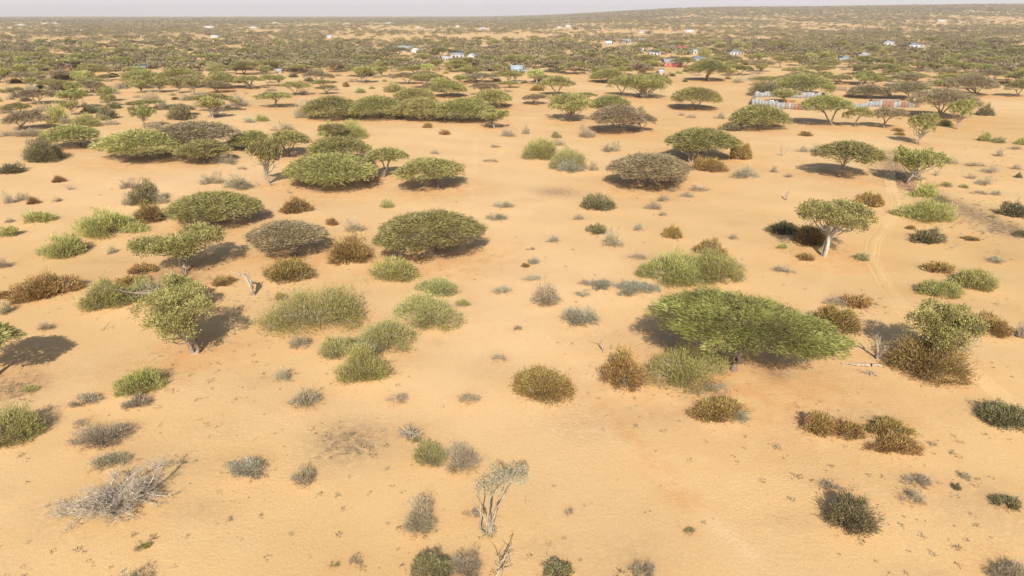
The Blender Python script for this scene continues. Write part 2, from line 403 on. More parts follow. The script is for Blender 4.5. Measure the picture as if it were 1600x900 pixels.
def gen_bush(seed, R, Ry, h, n, kind='broom', L=.3, W=.035, lobes=6, bites=1.0):
    """kind broom: upright arching shoots; dome: dense cap; twig: see-through tangle"""
    rng = np.random.default_rng(seed)
    LB = [(0, 0, 1.0, 1.0)]
    for i in range(lobes):
        a = rng.uniform(0, 6.28); rl = rng.uniform(.35, .68); LB.append((math.cos(a) * rl, math.sin(a) * rl, rng.uniform(.28, .5), rng.uniform(.4, 1.0)))
    LB = np.array(LB); LB[0, 2] = .62
    wts = LB[:, 2] ** 2; li = rng.choice(len(LB), n, p=wts / wts.sum())
    u = norm(rng.normal(size=(n, 3))); u[:, 2] = np.abs(u[:, 2]) ** 1.25
    sh = rng.uniform(.25 if kind == 'twig' else .5, 1, n) ** (.6 if kind != 'twig' else .8)
    sh *= 1 + .22 * np.sin(u[:, 0] * 5 + seed) * np.sin(u[:, 1] * 5 + u[:, 2] * 6 + seed * 2) + .14 * np.sin(u[:, 0] * 13 + seed * 3) * np.sin(u[:, 1] * 11 + seed) + .10 * (rng.uniform(size=n) < .08) * rng.uniform(0, 3, n)
    P = np.stack([(LB[li, 0] + u[:, 0] * LB[li, 2] * sh) * R, (LB[li, 1] + u[:, 1] * LB[li, 2] * sh) * Ry,
                  u[:, 2] * LB[li, 3] * sh * h], 1)
    lean = rng.normal(size=2) * .10; P[:, 0] += lean[0] * P[:, 2]; P[:, 1] += lean[1] * P[:, 2]
    keep = np.ones(n, bool)          # bites and gaps
    for _ in range(7 if kind != 'dome' else 5):
        q = P[rng.integers(0, n)]; rq = rng.uniform(.12, .30) * bites * min(R, 1.6 * h + .1)
        keep &= (np.linalg.norm((P - q) * np.array([1, R / Ry, R / h * .8]), axis=1) > rq) | (rng.uniform(size=n) < .12)
    P = P[keep]; n = len(P)
    # tufts: pull the shoots towards random tuft centres so that gaps open
    nt_ = max(20, n // 34); tc = P[rng.integers(0, n, nt_)]
    ti = rng.integers(0, nt_, n); s = .05 * (R + h)
    tuft = tc[ti] + rng.normal(size=(n, 3)) * s * np.array([1, 1, .8])
    mixf = rng.uniform(size=n) < (.8 if kind != 'dome' else .6)
    P = np.where(mixf[:, None], tuft, P); P[:, 2] = np.clip(P[:, 2], .02, None)
    for ax_i, tgt in ((0, R), (1, Ry)):
        lo_, hi_ = np.percentile(P[:, ax_i], [1.5, 98.5]); P[:, ax_i] = (P[:, ax_i] - (lo_ + hi_) / 2) * (2 * tgt / (hi_ - lo_)) * .97
    P[:, 2] *= .96 * h / np.percentile(P[:, 2], 98.5)
    Dn = P * np.array([1 / R, 1 / Ry, 1.2 / h])
    upw = {'broom': .75, 'dome': .3, 'twig': .35}[kind]
    D = norm(Dn) + np.array([0, 0, upw]) + rng.normal(size=(n, 3)) * .4
    tuft_t = rng.normal(size=nt_) * .22
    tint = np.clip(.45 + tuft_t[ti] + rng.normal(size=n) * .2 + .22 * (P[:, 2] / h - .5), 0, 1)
    mb = MB(); cards(mb, rng, P - norm(D) * L * .4, D, L * rng.uniform(.4, 1.5, n), W * rng.uniform(.6, 1.4, n), tint)
    sb = MB(); ks = int(30 + 16 * R)
    for _ in range(ks):
        p = P[rng.integers(0, n)] * .92
        b = np.array([p[0] * .25 + rng.normal() * .06 * R, p[1] * .25 + rng.normal() * .06 * R, -.1])
        tube(sb, bent(rng, b, p, 5, .10, .05), np.linspace(.025 + .008 * R, .010, 5), 4)
    return mb, sb

# ------------------------------------------------------------ what stands where
# trees: kind tone x0 y0 x1 y1 (outline of the crown in the photograph) xb yb (foot of the trunk) | own words
TREES = '''
U g 1015 438 1325 568 1146 580 | widest umbrella acacia, feathery green crown leaning right over its forked trunk
U g 585 322 758 386 682 399 | broad domed umbrella acacia alone on the open sand
U o 388 335 512 395 462 400 | dull olive umbrella acacia with bare limbs under its right side
U g 267 293 408 345 345 350 | dark green umbrella acacia above the round leafy tree
U g 442 238 597 277 527 289 | low wide umbrella acacia at the front of the clump of acacias
U g 482 212 578 243 540 256 | umbrella acacia half hidden at the back of the clump of acacias
U g 575 226 636 257 600 277 | small acacia on a crooked dark trunk in the clump of acacias
U g 617 245 728 277 686 294 | flat acacia at the right end of the clump of acacias
U o 946 233 1083 283 1012 292 | grey green domed acacia whose crown nearly touches the sand
U g 1035 200 1153 229 1092 250 | flat acacia behind a yellow green leafy tree
U g 1272 221 1372 249 1312 277 | lone flat topped acacia on slender pale forked stems
U g 1247 145 1325 178 1300 196 | fan stemmed acacia in front of the sheet metal fence
U g 1320 160 1362 194 1335 198 | dense acacia leafy to the ground beside the fan stemmed acacia
U o 1355 166 1408 186 1380 200 | thin stemmed acacia right of the dense acacia
U g 1136 162 1233 195 1185 200 | low dense acacia left of the fence, dark shade beneath
U o 1420 137 1517 167 1470 185 | large grey olive acacia at the right end of the fence
U g 1207 116 1300 141 1252 148 | flat acacia on a dark forked trunk behind the fence
U o 1385 125 1452 150 1420 155 | olive acacia standing over the right part of the fence
U o 1325 132 1385 150 1355 153 | low olive acacia over the middle of the fence
U o 1477 116 1552 140 1525 149 | olive acacia behind the large grey olive one
U g 1572 125 1612 140 1592 151 | small acacia at the right edge of the photo
U g 1256 98 1302 113 1280 116
U g 1292 115 1330 127 1307 132
U g 1337 108 1382 125 1352 131
U g 1382 104 1422 119 1400 123
U g 1422 95 1445 108 1434 115
U o 1455 105 1487 115 1472 122
U g 1517 96 1560 112 1538 116
U o 1537 105 1582 122 1548 127
U g 1565 71 1606 88 1585 91
U g 1555 88 1590 100 1572 103
U o 1385 85 1425 100 1405 103
U g 1340 88 1385 101 1362 105
U g 1210 84 1232 103 1219 106
U g 1202 61 1245 80 1222 82
U g 1297 61 1327 75 1312 77
U g 1432 55 1470 64 1452 68
U o 1500 59 1527 73 1497 74
U o 1532 59 1570 72 1552 74
U g 1255 76 1290 88 1272 90
U g 470 150 566 179 520 184 | leftmost acacia of the long row of four
U g 540 149 640 179 596 184 | second acacia from the left in the long row of four
U g 610 151 706 181 662 186 | third acacia from the left in the long row of four
U g 676 152 778 184 724 189 | rightmost acacia of the long row of four
U g 735 140 803 160 780 168 | acacia just behind the right end of the long row
U g 400 140 454 162 433 168
U g 447 125 492 143 461 149
U o 495 130 528 143 511 147
U g 397 115 425 132 419 135
U g 400 90 452 107 425 110
U g 447 97 492 111 470 114
U o 472 107 520 127 497 130
U o 507 92 540 110 524 113
U o 602 112 650 125 635 131
U g 625 100 675 113 650 117
U g 645 110 695 130 665 138
U g 612 139 682 152 645 156
U g 670 125 732 145 702 151
U o 732 125 782 143 757 148
U o 720 112 775 125 750 129
U g 772 107 815 127 795 132
U g 695 88 730 98 716 104
U g 672 69 705 88 688 91
U g 646 80 675 97 660 99
U o 600 71 642 85 621 88
U g 777 83 810 100 800 106
U g 550 83 605 97 578 100
U g 840 117 892 140 867 150
U g 875 94 922 110 899 116
U g 872 85 908 98 890 101
U g 942 86 980 108 962 111
U g 922 109 980 122 940 129
U g 947 121 992 133 969 149
U g 1045 137 1127 158 1086 171 | spreading acacia with open limbs and a doubled shadow, mid right
U o 822 145 863 158 833 163
U g 890 142 935 155 912 159
U g 922 150 985 164 950 168
U o 919 164 1012 194 970 206 | wide olive acacia with a hollow front and dark shade
U o 985 175 1026 200 1005 206 | drooping olive acacia joined to the wide olive one
U o 980 95 1018 113 998 120
U g 1006 90 1036 112 1018 117
U g 1072 90 1142 118 1104 126 | domed dark green acacia right of the red walled house
U g 985 82 1035 97 1010 101
U g 1024 74 1046 82 1034 85
U g 990 66 1028 78 1008 80
U g 1043 63 1083 73 1063 76
U g 1122 94 1155 110 1138 113
U g 907 80 940 90 923 93
U o 12 172 75 195 30 202
U g 70 196 157 220 127 230 | low flat acacia left of the big joined acacias
U g 158 199 296 241 235 250 | left half of the big joined acacias, bright edge to its left
U o 240 188 372 224 300 240 | olive acacia behind, in the big joined acacias
U g 282 216 362 246 320 255 | dark low acacia at the front right of the big joined acacias
U g 360 205 430 227 400 233
U g 415 204 490 228 451 245
U o 34 135 85 158 60 163
U g 320 113 380 133 350 138
U o 320 123 362 142 340 145
U g 250 105 318 127 285 132
U g 360 90 405 112 382 117
U g 190 110 250 125 220 129
U g 125 97 175 118 150 122
U g 40 79 90 92 65 95
U g 250 84 290 98 270 101
U g 300 80 345 95 322 98
U g -75 497 42 556 -22 598 | fern like acacia cut by the left edge, its shade on the sand
U g 500 190 545 212 520 218
R y 229 355 352 400 288 425 | flat round leafy tree with short gnarled trunk and shade to its right
R y 222 450 347 530 302 553 | nearest left leafy tree, yellow green crown over one stout trunk
R y 258 432 322 478 300 488 | green leafy top directly behind the stout trunked leafy tree
R y 1240 318 1350 362 1286 400 | leafy tree with white twisting limbs beside the sandy track
R y 1392 232 1462 263 1421 287 | rounded leafy tree left of the strip of litter
R y 1412 470 1508 566 1464 578 | tall leafy tree at the right, brown bush at its foot
R y 1055 215 1110 245 1080 254 | yellow green leafy tree in front of a flat acacia
R y 1417 187 1454 200 1437 226 | small flat leafy tree on a thin pale trunk
R y 1477 163 1508 180 1496 202
R y 1460 125 1500 138 1480 142
R y 1277 110 1300 122 1288 126
R y 1495 95 1523 108 1504 114
R y 1282 80 1307 96 1294 98
R o 1352 67 1385 83 1368 86
R y 1235 83 1260 100 1247 103
R y 1205 140 1250 153 1225 160
R y 856 150 922 176 889 190 | yellow green leafy tree on the sand, pale trunk
R y 972 117 1045 146 1005 153
R y 1097 98 1115 120 1107 127
R y 1170 80 1200 95 1186 98
R y 747 172 790 188 773 201 | pale green flat leafy tree with grey tangled limbs
R g 555 104 588 119 570 130
R y 582 104 607 113 596 120
R y 425 114 446 131 436 134
R y 398 223 445 260 422 289 | slim upright leafy tree on a thin pale trunk
R y 102 136 145 160 120 169
R y 207 166 243 186 226 200
R y 203 123 235 140 220 145
R y 232 120 265 138 248 145
R y 268 122 292 138 280 146
R y 290 122 313 138 302 149
R y 68 87 120 105 95 109
R y 0 105 24 122 10 132
R y 132 82 160 96 146 99
R y 160 85 195 100 178 103
R y 745 84 775 100 760 103
R y 1512 245 1512 245 1512 245
'''
# bushes: kind tone x0 y0 x1 y1 | own words.  B broom, D dome, G twiggy
BUSH = '''
B g 419 444 572 524 | largest green mound bush, bare pale twigs on its right shoulder
B g 1005 540 1135 612 | bright green bush under the left side of the widest acacia
B g 1008 398 1118 450 | long green bush touching the back of the widest acacia
B g 1080 398 1152 446 | yellowish bush at the back of the widest acacia
B y 995 416 1027 438 | pale lime shrub left of the long green bush
B y 618 462 720 517 | wide pale green bush, second from top in the diagonal chain
B y 652 437 712 464 | greyish yellow bush at the top of the diagonal chain
B y 557 498 643 553 | pale green bush in the middle of the diagonal chain
B y 502 530 553 563 | thin yellow bush at the left of the diagonal chain
B g 535 543 608 600 | round green bush at the bottom of the diagonal chain
B g 583 404 650 442 | small round green bush below the broad domed acacia
B y 712 467 735 480
B g 130 329 222 375 | long bright green bush left of the dark green acacia
B g 67 370 130 405 | pale green bush below and left of the long bright green one
B g 41 331 85 350
B g -5 354 26 373
B g 140 440 202 488 | green broom bush left of the fallen pale trunk
B g 190 443 250 478 | green sprawling bush around the fallen pale trunk
B g 186 577 258 620 | green bush with pale bare twigs on its right
B g -18 640 66 700 | green bush cut by the left edge
B g 1403 314 1482 348 | long green bush right of the bend of the sandy track
B g 1437 440 1498 468 | green bush left of its twin, right of the sandy track
B g 1488 422 1553 456 | green bush with a grey dead stem at its right
B g 818 220 868 251 | round mid green bush beside a yellow one
B y 861 236 913 268 | round yellow green bush with a grey shrub before it
B y 862 206 877 216
B g 523 191 573 218
B g 498 191 530 213
B y 594 312 615 326
B g 76 165 110 193
B g 120 180 160 198
B g 42 106 60 122
B y 195 73 218 84
B g 217 75 240 88
B y 320 100 350 112
B g 602 130 635 145
B g 1090 77 1110 91
B g 1115 66 1133 75
B g 1135 64 1168 77
B y 991 166 1008 177
B g 400 179 419 190
B g 1530 206 1549 221
B y 1550 214 1569 224
B g 1470 285 1485 293
B g 215 847 236 860
B g 518 880 530 886
B g 35 602 63 614
B g 1066 823 1083 833
B y 650 693 697 730 | flat sparse yellow green shrub right of the grey sticks
B y 640 681 662 692
D d 911 305 958 330 | dark green low shrub on the open sand
D d 918 351 946 367
D d 1421 358 1471 382 | dark grey green shrub below the long green bush
D d 1563 318 1604 341 | dark shrub at the right edge
D d 1527 627 1604 671 | dark grey green bush by the track at the right edge
D d 1200 350 1243 368 | dark shrub left of the white limbed leafy tree
D d 208 285 247 322 | dark leafy bush with a small round topknot
D d 747 95 772 111
D d 1172 127 1212 151
D d 1127 192 1157 205
D d 1527 165 1549 181
D d 80 128 104 141
D d 267 165 300 188
D d 155 167 183 186
D d 40 217 96 254 | layered dark shrub tree with shade to its right
D d 0 256 38 272
D d 1549 775 1588 797
D d 1488 755 1499 766
D d 646 868 708 912 | dark green bush at the bottom edge
D d 850 878 892 908
D d 1586 270 1595 278
D d 1585 360 1606 372
D b 27 429 118 473 | dark brown bush greening on its right
D b 417 409 488 443 | rust brown low dome bush left of the small round green bush
D b 520 371 577 415 | pointed brown dome bush left of the broad domed acacia
D b 442 311 485 335
D b 510 341 528 353
D b 215 320 256 350
D b 185 432 230 448
D b 943 550 1008 613 | dark rusty bush touching the bright green bush
D b 806 575 892 630 | golden brown dome bush alone on the open sand
D b 1076 621 1157 660 | golden brown low bush below the widest acacia
D b 1271 478 1335 522 | orange brown bush behind the right tip of the widest acacia
D b 1390 520 1502 600 | large orange brown bush at the foot of the tall leafy tree
D b 1503 492 1566 528 | brown and grey bush right of the tall leafy tree
D b 1337 302 1374 325
D b 1142 225 1171 251
D b 1037 354 1063 374
D b 1087 378 1130 402
D b 1243 355 1285 385 | brown bush in the shade of the white limbed leafy tree
D b 1247 396 1270 408
D b 1443 410 1485 428
D b 1256 647 1300 684
D b 1295 658 1342 688
D b 1350 656 1416 683 | yellow brown bush, right one of the pair of brown bushes
D b 1353 680 1428 712 | reddish thin bush below the yellow brown one
D d 1290 776 1356 836 | olive brown bush at lower right with dry twigs
D b 90 109 122 125
D b 118 111 150 126
D b 205 414 247 429
D b 335 432 366 448
D b 43 309 61 320
D b 82 276 102 286
D b 430 458 448 470
D b 536 128 546 136
D b 1414 352 1428 359
D b 1505 370 1528 377
D b -5 456 17 469
D b 815 411 827 418
D b 661 191 675 200
D b 687 203 703 211
D b 1085 248 1130 270
D b 1317 463 1358 483
D b 1398 206 1412 212
D b 1395 200 1411 206
D b 1250 205 1268 213
G g 1287 463 1318 481
G g 454 522 485 547
G s 553 535 600 558
G g 540 342 570 364
G s 965 440 1028 463
G s 921 437 961 454
G g 904 435 921 447
G s 899 456 921 465
G s 818 431 844 440
G s 880 481 932 512 | silvery green shrub left of the widest acacia
G g 833 440 873 480 | upright dry grey shrub on the open sand
G g 803 506 815 516
G s 770 446 799 461
G g 768 552 791 566
G g 432 572 454 598
G g 456 607 500 640
G g 606 613 637 632
G g 718 613 750 632
G g 117 613 160 637
G g 200 618 238 640
G g 123 663 203 702 | broad grey twiggy shrub above the brushwood heap
G g 115 655 143 668
G g 150 707 202 735
G s 355 715 418 750 | round silvery shrub right of the brushwood heap
G g 455 728 492 762
G g 635 760 678 837 | tall dry grey shrub standing in two tufts
G g 697 697 747 742 | grey leafless shrub with a small upper tuft
G g 726 792 752 810
G g 706 868 750 908
G g 985 880 1023 908
G g 546 867 567 882
G g 883 793 895 803
G s 1143 643 1168 663
G g 1279 750 1316 769
G g 1410 743 1452 763
G g 1402 763 1438 790
G g 1499 735 1516 750
G g 1540 880 1602 915
G g -5 467 18 493
G g 61 502 83 518
G g -5 402 17 421
G s 170 382 182 397
G g 8 298 25 319
G g 29 300 48 315
G g 190 279 213 296
G g 189 302 212 323
G g 244 300 261 320
G g 315 270 348 290
G g 352 274 392 298
G g 333 241 370 259
G g 371 259 386 266
G g 8 340 21 349
G g 83 307 96 316
G s 772 313 802 327
G s 760 332 792 347
G g 673 233 686 242
G g 767 225 782 231
G g 755 248 778 255
G s 872 254 911 272
G g 866 216 882 228
G g 1143 261 1182 280
G g 941 221 968 238
G g 920 251 935 268
G g 1007 312 1031 329
G g 1027 303 1046 316
G g 1061 297 1082 310
G g 1077 288 1107 301
G g 1043 292 1055 300
G g 1029 330 1042 338
G g 896 331 912 345
G g 943 355 972 388
G s 990 347 1004 361
G s 854 366 873 380
G s 825 400 843 414
G g 983 396 1009 407
G g 824 385 836 391
G g 1137 407 1162 424
G g 1138 364 1153 375
G s 1544 400 1568 413
G g 1510 252 1538 261
G g 1535 258 1558 271
G g 1510 269 1525 280
G g 1527 276 1549 291
G g 1577 255 1593 265
G g 1515 297 1540 305
G s 1549 297 1563 306
G g 1462 287 1485 294
G g 1577 226 1594 234
G g 1554 232 1569 245
G g 1472 244 1495 257
G g 1204 258 1215 270
G g 1225 270 1238 278
G g 1243 226 1262 238
G g 1264 222 1282 238
G g 904 195 930 216
G g 815 185 828 210
G g 782 197 806 214
G g 424 190 458 206
G g 460 152 482 185 | tall grey dry shrub at the left end of the long row
G g 467 139 487 149
G g 305 145 343 168
G g 357 145 392 167
G g 280 146 305 158
G g 222 142 250 160
G s 245 155 262 168
G g 345 161 360 168
G g 331 171 345 183
G g 380 181 402 192
G g 337 190 364 201
G g 1072 177 1088 185
G g 1060 174 1070 181
G g 1115 175 1132 186
G g 1144 118 1163 130
G g 1167 115 1187 126
G g 1280 123 1295 131
G g 10 145 22 156
G g 26 157 36 165
G g 0 165 20 178
G g 52 160 80 176
G g 95 182 114 194
G g 126 158 137 168
G s 40 130 58 143
G g 10 134 22 143
G g 0 200 30 214
G g 28 202 70 214
G g 165 186 185 196
G g 0 185 8 192
G g 262 195 282 207
G g 230 188 260 203
G g 148 140 162 150
G g 165 136 188 148
G g 180 128 200 140
G g 130 120 150 134
G g 60 118 85 131
G g 1207 415 1238 428
G g 1098 600 1135 616
G g 180 898 230 940 | dark dry shrub cut by the bottom edge at lower left
'''
def parse(txt, nn):
    out = []
    for ln in txt.strip().splitlines():
        a, _, w = ln.partition('|'); f = a.split()
        if len(f) < 2 + nn: continue
        v = list(map(float, f[2:2 + nn]))
        if v[2] - v[0] < 2: continue
        out.append((f[0], f[1], v, w.strip()))
    return out
trees = parse(TREES, 6); bushes = parse(BUSH, 4)
ITEMS = []      # everything placed: dict(px, py, x, y, r, ...)
def tree_dims(v, TCAP):
    x0, y0, x1, y1, xb, yb = v
    p = at(xb, yb); s = scale_at(p)
    yc = (y0 + y1) / 2
    hc = z_on(xb, yc, p.y) - p.z
    Rx = (x1 - x0) / 2 / (F / ((p.y) * math.cos(PITCH) + (CAM_H - p.z - hc) * math.sin(PITCH)))
    e = math.atan2(CAM_H - p.z - hc, p.y)
    Eh = (y1 - y0) / 2 / s
    Ry = Rx * 1.02; q = Ry * math.sin(e)
    if q > Eh * .88: Ry = Eh * .88 / math.sin(e); q = Eh * .88
    t = 2 * math.sqrt(max(Eh ** 2 - q ** 2, .01)) / math.cos(e)
    t0 = t; t = max(min(t, Rx * TCAP, hc * 1.3), .16 * Rx)
    if t0 > t: hc += min((t0 - t) * .10, .5)
    if TCAP < 1: hc = max(hc, .36 * t + 1.15)
    hc = max(hc, t * .55 + .3)
    off = ((x0 + x1) / 2 - xb) / s
    return p, s, hc, Rx, max(Ry, .45 * Rx), t, off
def bush_dims(v):
    x0, y0, x1, y1 = v
    pf = at((x0 + x1) / 2, y1); s = scale_at(pf); e = elev_at(pf)
    Rx = (x1 - x0) / 2 / s; E = (y1 - y0) / s
    Ry = Rx * .85
    if Ry * math.sin(e) > E * .42: Ry = E * .42 / math.sin(e)
    Ry = max(Ry, .35 * Rx)
    q = Ry * math.sin(e)
    hh = math.sqrt(max((E - q) ** 2 - q * q, (.3 * Rx) ** 2)) / math.cos(e)
    hh = min(hh, 2.6 * Rx)
    y = pf.y + Ry * .85; x = pf.x * y / pf.y
    p = Vector((x, y, float(hgt(x, y))))
    return p, s, Rx, Ry, hh
for k, tone, v, w in trees:
    p, s, hc, Rx, Ry, t, off = tree_dims(v, 1.5 if k == 'R' else .33 if v[2] - v[0] > 105 else .42)
    ITEMS.append(dict(k=k, tone=tone, w=w, p=p, s=s, H=hc, R=Rx, Ry=Ry, t=t, off=off,
                      cx=(v[0] + v[2]) / 2, cy=(v[1] + v[3]) / 2, wpx=v[2] - v[0], hpx=v[3] - v[1]))
for k, tone, v, w in bushes:
    p, s, Rx, Ry, hh = bush_dims(v)
    ITEMS.append(dict(k=k, tone=tone, w=w, p=p, s=s, H=hh, R=Rx, Ry=Ry, t=hh, off=0,
                      cx=(v[0] + v[2]) / 2, cy=(v[1] + v[3]) / 2, wpx=v[2] - v[0], hpx=v[3] - v[1]))

# ------------------------------------------------------------ ground
def build_ground():
    ys = [-80.0]
    while ys[-1] < 18: ys.append(ys[-1] + 4)
    y = 18.0
    while y < 14000: ys.append(y); y += max(.28, (y * .0055))
    ys.append(14000.0); ys = np.array(sorted(set(ys)))
    u = np.linspace(-1, 1, 361); u = np.sign(u) * np.abs(u) ** 1.15
    X = u[None] * (55 + 1.15 * np.maximum(ys, 0))[:, None]; Y = np.repeat(ys[:, None], len(u), 1)
    Z = hgt(X, Y)
    rng = np.random.default_rng(3)
    red = np.zeros_like(X); lit = np.zeros_like(X)
    for it in ITEMS:
        d = it['p'].length
        if d > 700: continue
        px, py = it['p'].x + it['off'] * .5, it['p'].y
        tree = it['k'] in 'UR'
        rr = it['R'] * (1.25 if tree else 1.0) + .4
        iy = np.searchsorted(ys, [py - rr * 3, py + rr * 3]); sl = slice(max(iy[0] - 1, 0), iy[1] + 1)
        q = np.hypot(X[sl] - px, Y[sl] - py) / rr
        red[sl] = np.maximum(red[sl], (1 if tree else .6) * np.exp(-(q ** 2) * .7))
        if it['k'] in 'DGB' and it['R'] > .6 and d < 160:
            Z[sl] += .10 * min(it['R'], 2.2) * np.exp(-(q ** 2) * 1.1)
    def path_d(pts, A, B):
        best = np.full(A.shape, 1e9)
        for a, b in zip(pts, pts[1:]):
            a = at(*a); b = at(*b); ax, ay = a.x, a.y; dx, dy = b.x - a.x, b.y - a.y
            t = np.clip(((A - ax) * dx + (B - ay) * dy) / (dx * dx + dy * dy), 0, 1)
            best = np.minimum(best, np.hypot(A - ax - t * dx, B - ay - t * dy))
        return best
    sel = (ys > 30) & (ys < 260)
    d1 = path_d([(1385, 245), (1412, 290), (1455, 305), (1500, 325), (1545, 345), (1600, 368)], X[sel], Y[sel])
    lit[sel] = np.exp(-(d1 / 2.8) ** 2)
    for cx_, cy_, r in [(25, 605, 3), (1400, 240, 5), (545, 690, 3.0), (1330, 470, 2), (270, 435, 4), (1110, 612, 1.6), (870, 300, 4), (1040, 590, 1.5), (1215, 585, 1.2)]:
        c = at(cx_, cy_); lit = np.maximum(lit, .75 * np.exp(-((X - c.x) ** 2 + (Y - c.y) ** 2) / r ** 2))
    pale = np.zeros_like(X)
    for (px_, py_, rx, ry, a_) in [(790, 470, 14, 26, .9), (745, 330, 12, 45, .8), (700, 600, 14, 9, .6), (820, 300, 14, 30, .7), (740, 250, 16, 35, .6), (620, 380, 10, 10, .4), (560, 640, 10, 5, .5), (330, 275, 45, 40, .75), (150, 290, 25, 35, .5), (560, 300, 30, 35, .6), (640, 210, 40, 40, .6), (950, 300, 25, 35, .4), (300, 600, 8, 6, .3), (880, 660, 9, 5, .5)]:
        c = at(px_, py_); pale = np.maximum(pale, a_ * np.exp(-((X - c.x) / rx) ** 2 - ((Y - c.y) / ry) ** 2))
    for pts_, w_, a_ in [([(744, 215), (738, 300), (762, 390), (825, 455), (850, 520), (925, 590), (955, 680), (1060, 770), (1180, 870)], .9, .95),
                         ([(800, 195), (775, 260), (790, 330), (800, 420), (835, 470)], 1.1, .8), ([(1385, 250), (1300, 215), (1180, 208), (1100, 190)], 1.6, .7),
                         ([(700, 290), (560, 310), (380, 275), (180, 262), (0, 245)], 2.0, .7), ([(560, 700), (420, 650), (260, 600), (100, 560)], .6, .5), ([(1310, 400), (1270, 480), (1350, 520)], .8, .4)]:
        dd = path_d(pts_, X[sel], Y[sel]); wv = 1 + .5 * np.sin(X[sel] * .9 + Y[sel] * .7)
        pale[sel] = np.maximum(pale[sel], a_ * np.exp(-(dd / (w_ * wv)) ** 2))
    for _ in range(46):
        c = at(rng.uniform(-40, 1640), rng.uniform(200, 900)); r_ = rng.uniform(.8, 3.2)
        if c.y < 230: lit = np.maximum(lit, rng.uniform(.10, .28) * np.exp(-((X - c.x) ** 2 / (r_ * rng.uniform(1, 2.4)) ** 2 + (Y - c.y) ** 2 / r_ ** 2)))
    d2 = path_d([(940, 590), (945, 640), (1000, 700), (1080, 790)], X[sel], Y[sel])
    red[sel] = np.maximum(red[sel], .75 * np.exp(-(d2 / 1.3) ** 2))
    nx, ny = X.shape[1], X.shape[0]
    V = np.stack([X, Y, Z], -1).reshape(-1, 3)
    i = np.arange(ny - 1)[:, None] * nx + np.arange(nx - 1)[None]
    Fq = np.stack([i, i + 1, i + nx + 1, i + nx], -1).reshape(-1, 4)
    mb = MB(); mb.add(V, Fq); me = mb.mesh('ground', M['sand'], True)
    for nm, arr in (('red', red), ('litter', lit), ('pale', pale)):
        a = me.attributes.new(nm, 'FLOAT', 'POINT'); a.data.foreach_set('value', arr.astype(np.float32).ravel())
    o = bpy.data.objects.new('ground', me); col.objects.link(o); o['kind'] = 'structure'
    return ys, u, Z
GY, GU, GZ = build_ground()
def gz(x, y):
    """height of the built ground sheet"""
    j = int(np.clip(np.searchsorted(GY, y) - 1, 0, len(GY) - 2)); ty = (y - GY[j]) / (GY[j + 1] - GY[j])
    out = []
    for jj in (j, j + 1):
        xs = GU * (55 + 1.15 * max(GY[jj], 0)); out.append(np.interp(x, xs, GZ[jj]))
    return float(out[0] * (1 - ty) + out[1] * ty)

def build_track(name, ctrl, gauge=1.25):
    P = [at(*c) for c in ctrl]; pts = []
    for i in range(len(P) - 1):
        p0, p1, p2, p3 = P[max(i - 1, 0)], P[i], P[i + 1], P[min(i + 2, len(P) - 1)]
        n = max(3, int((p2 - p1).length / .5))
        for k in range(n):
            t = k / n; pts.append(.5 * ((2 * p1) + (p2 - p0) * t + (2 * p0 - 5 * p1 + 4 * p2 - p3) * t * t + (3 * p1 - p0 - 3 * p2 + p3) * t ** 3))
    pts = np.array([[p.x, p.y] for p in pts]); T = np.gradient(pts, axis=0); T /= np.linalg.norm(T, axis=1)[:, None]
    N = np.stack([T[:, 1], -T[:, 0]], 1)
    g = gauge / 2
    prof = [(-g - .5, -.04), (-g - .3, .02), (-g - .18, .045), (-g - .08, .012), (-g + .08, .01), (-g + .2, .055), (-.1, .035), (g - .2, .055), (g - .08, .01), (g + .08, .012), (g + .18, .045), (g + .3, .02), (g + .5, -.04)]
    rng = np.random.default_rng(5); V = []; fade = .75 + .5 * np.convolve(rng.normal(size=len(pts)), np.ones(25) / 25, 'same') * 3
    wob = np.convolve(rng.normal(size=len(pts)), np.ones(9) / 9, 'same')
    for i, (p, n_) in enumerate(zip(pts, N)):
        f = min(1, i / 12, (len(pts) - 1 - i) / 12)
        for a, z in prof:
            x, y = p + n_ * (a + .12 * wob[i]); V.append([x, y, gz(x, y) + z * (f * np.clip(fade[i], .25, 1.2) if z > 0 else 1) * (1 + .5 * rng.normal() * (z > .02)) - (1 - f) * .05])
    m = len(prof); i = np.arange(len(pts) - 1)[:, None] * m + np.arange(m - 1)[None]
    Fq = np.stack([i, i + 1, i + m + 1, i + m], -1).reshape(-1, 4)
    mb = MB(); mb.add(np.array(V), Fq); o = bpy.data.objects.new(name, mb.mesh(name, M['track_sand'], True)); col.objects.link(o); o['kind'] = 'structure'
build_track('dirt_track', [(1390, 262), (1392, 290), (1402, 318), (1388, 345), (1366, 375), (1362, 405), (1380, 440), (1405, 475), (1432, 510), (1480, 550), (1530, 590), (1580, 630), (1640, 680)])

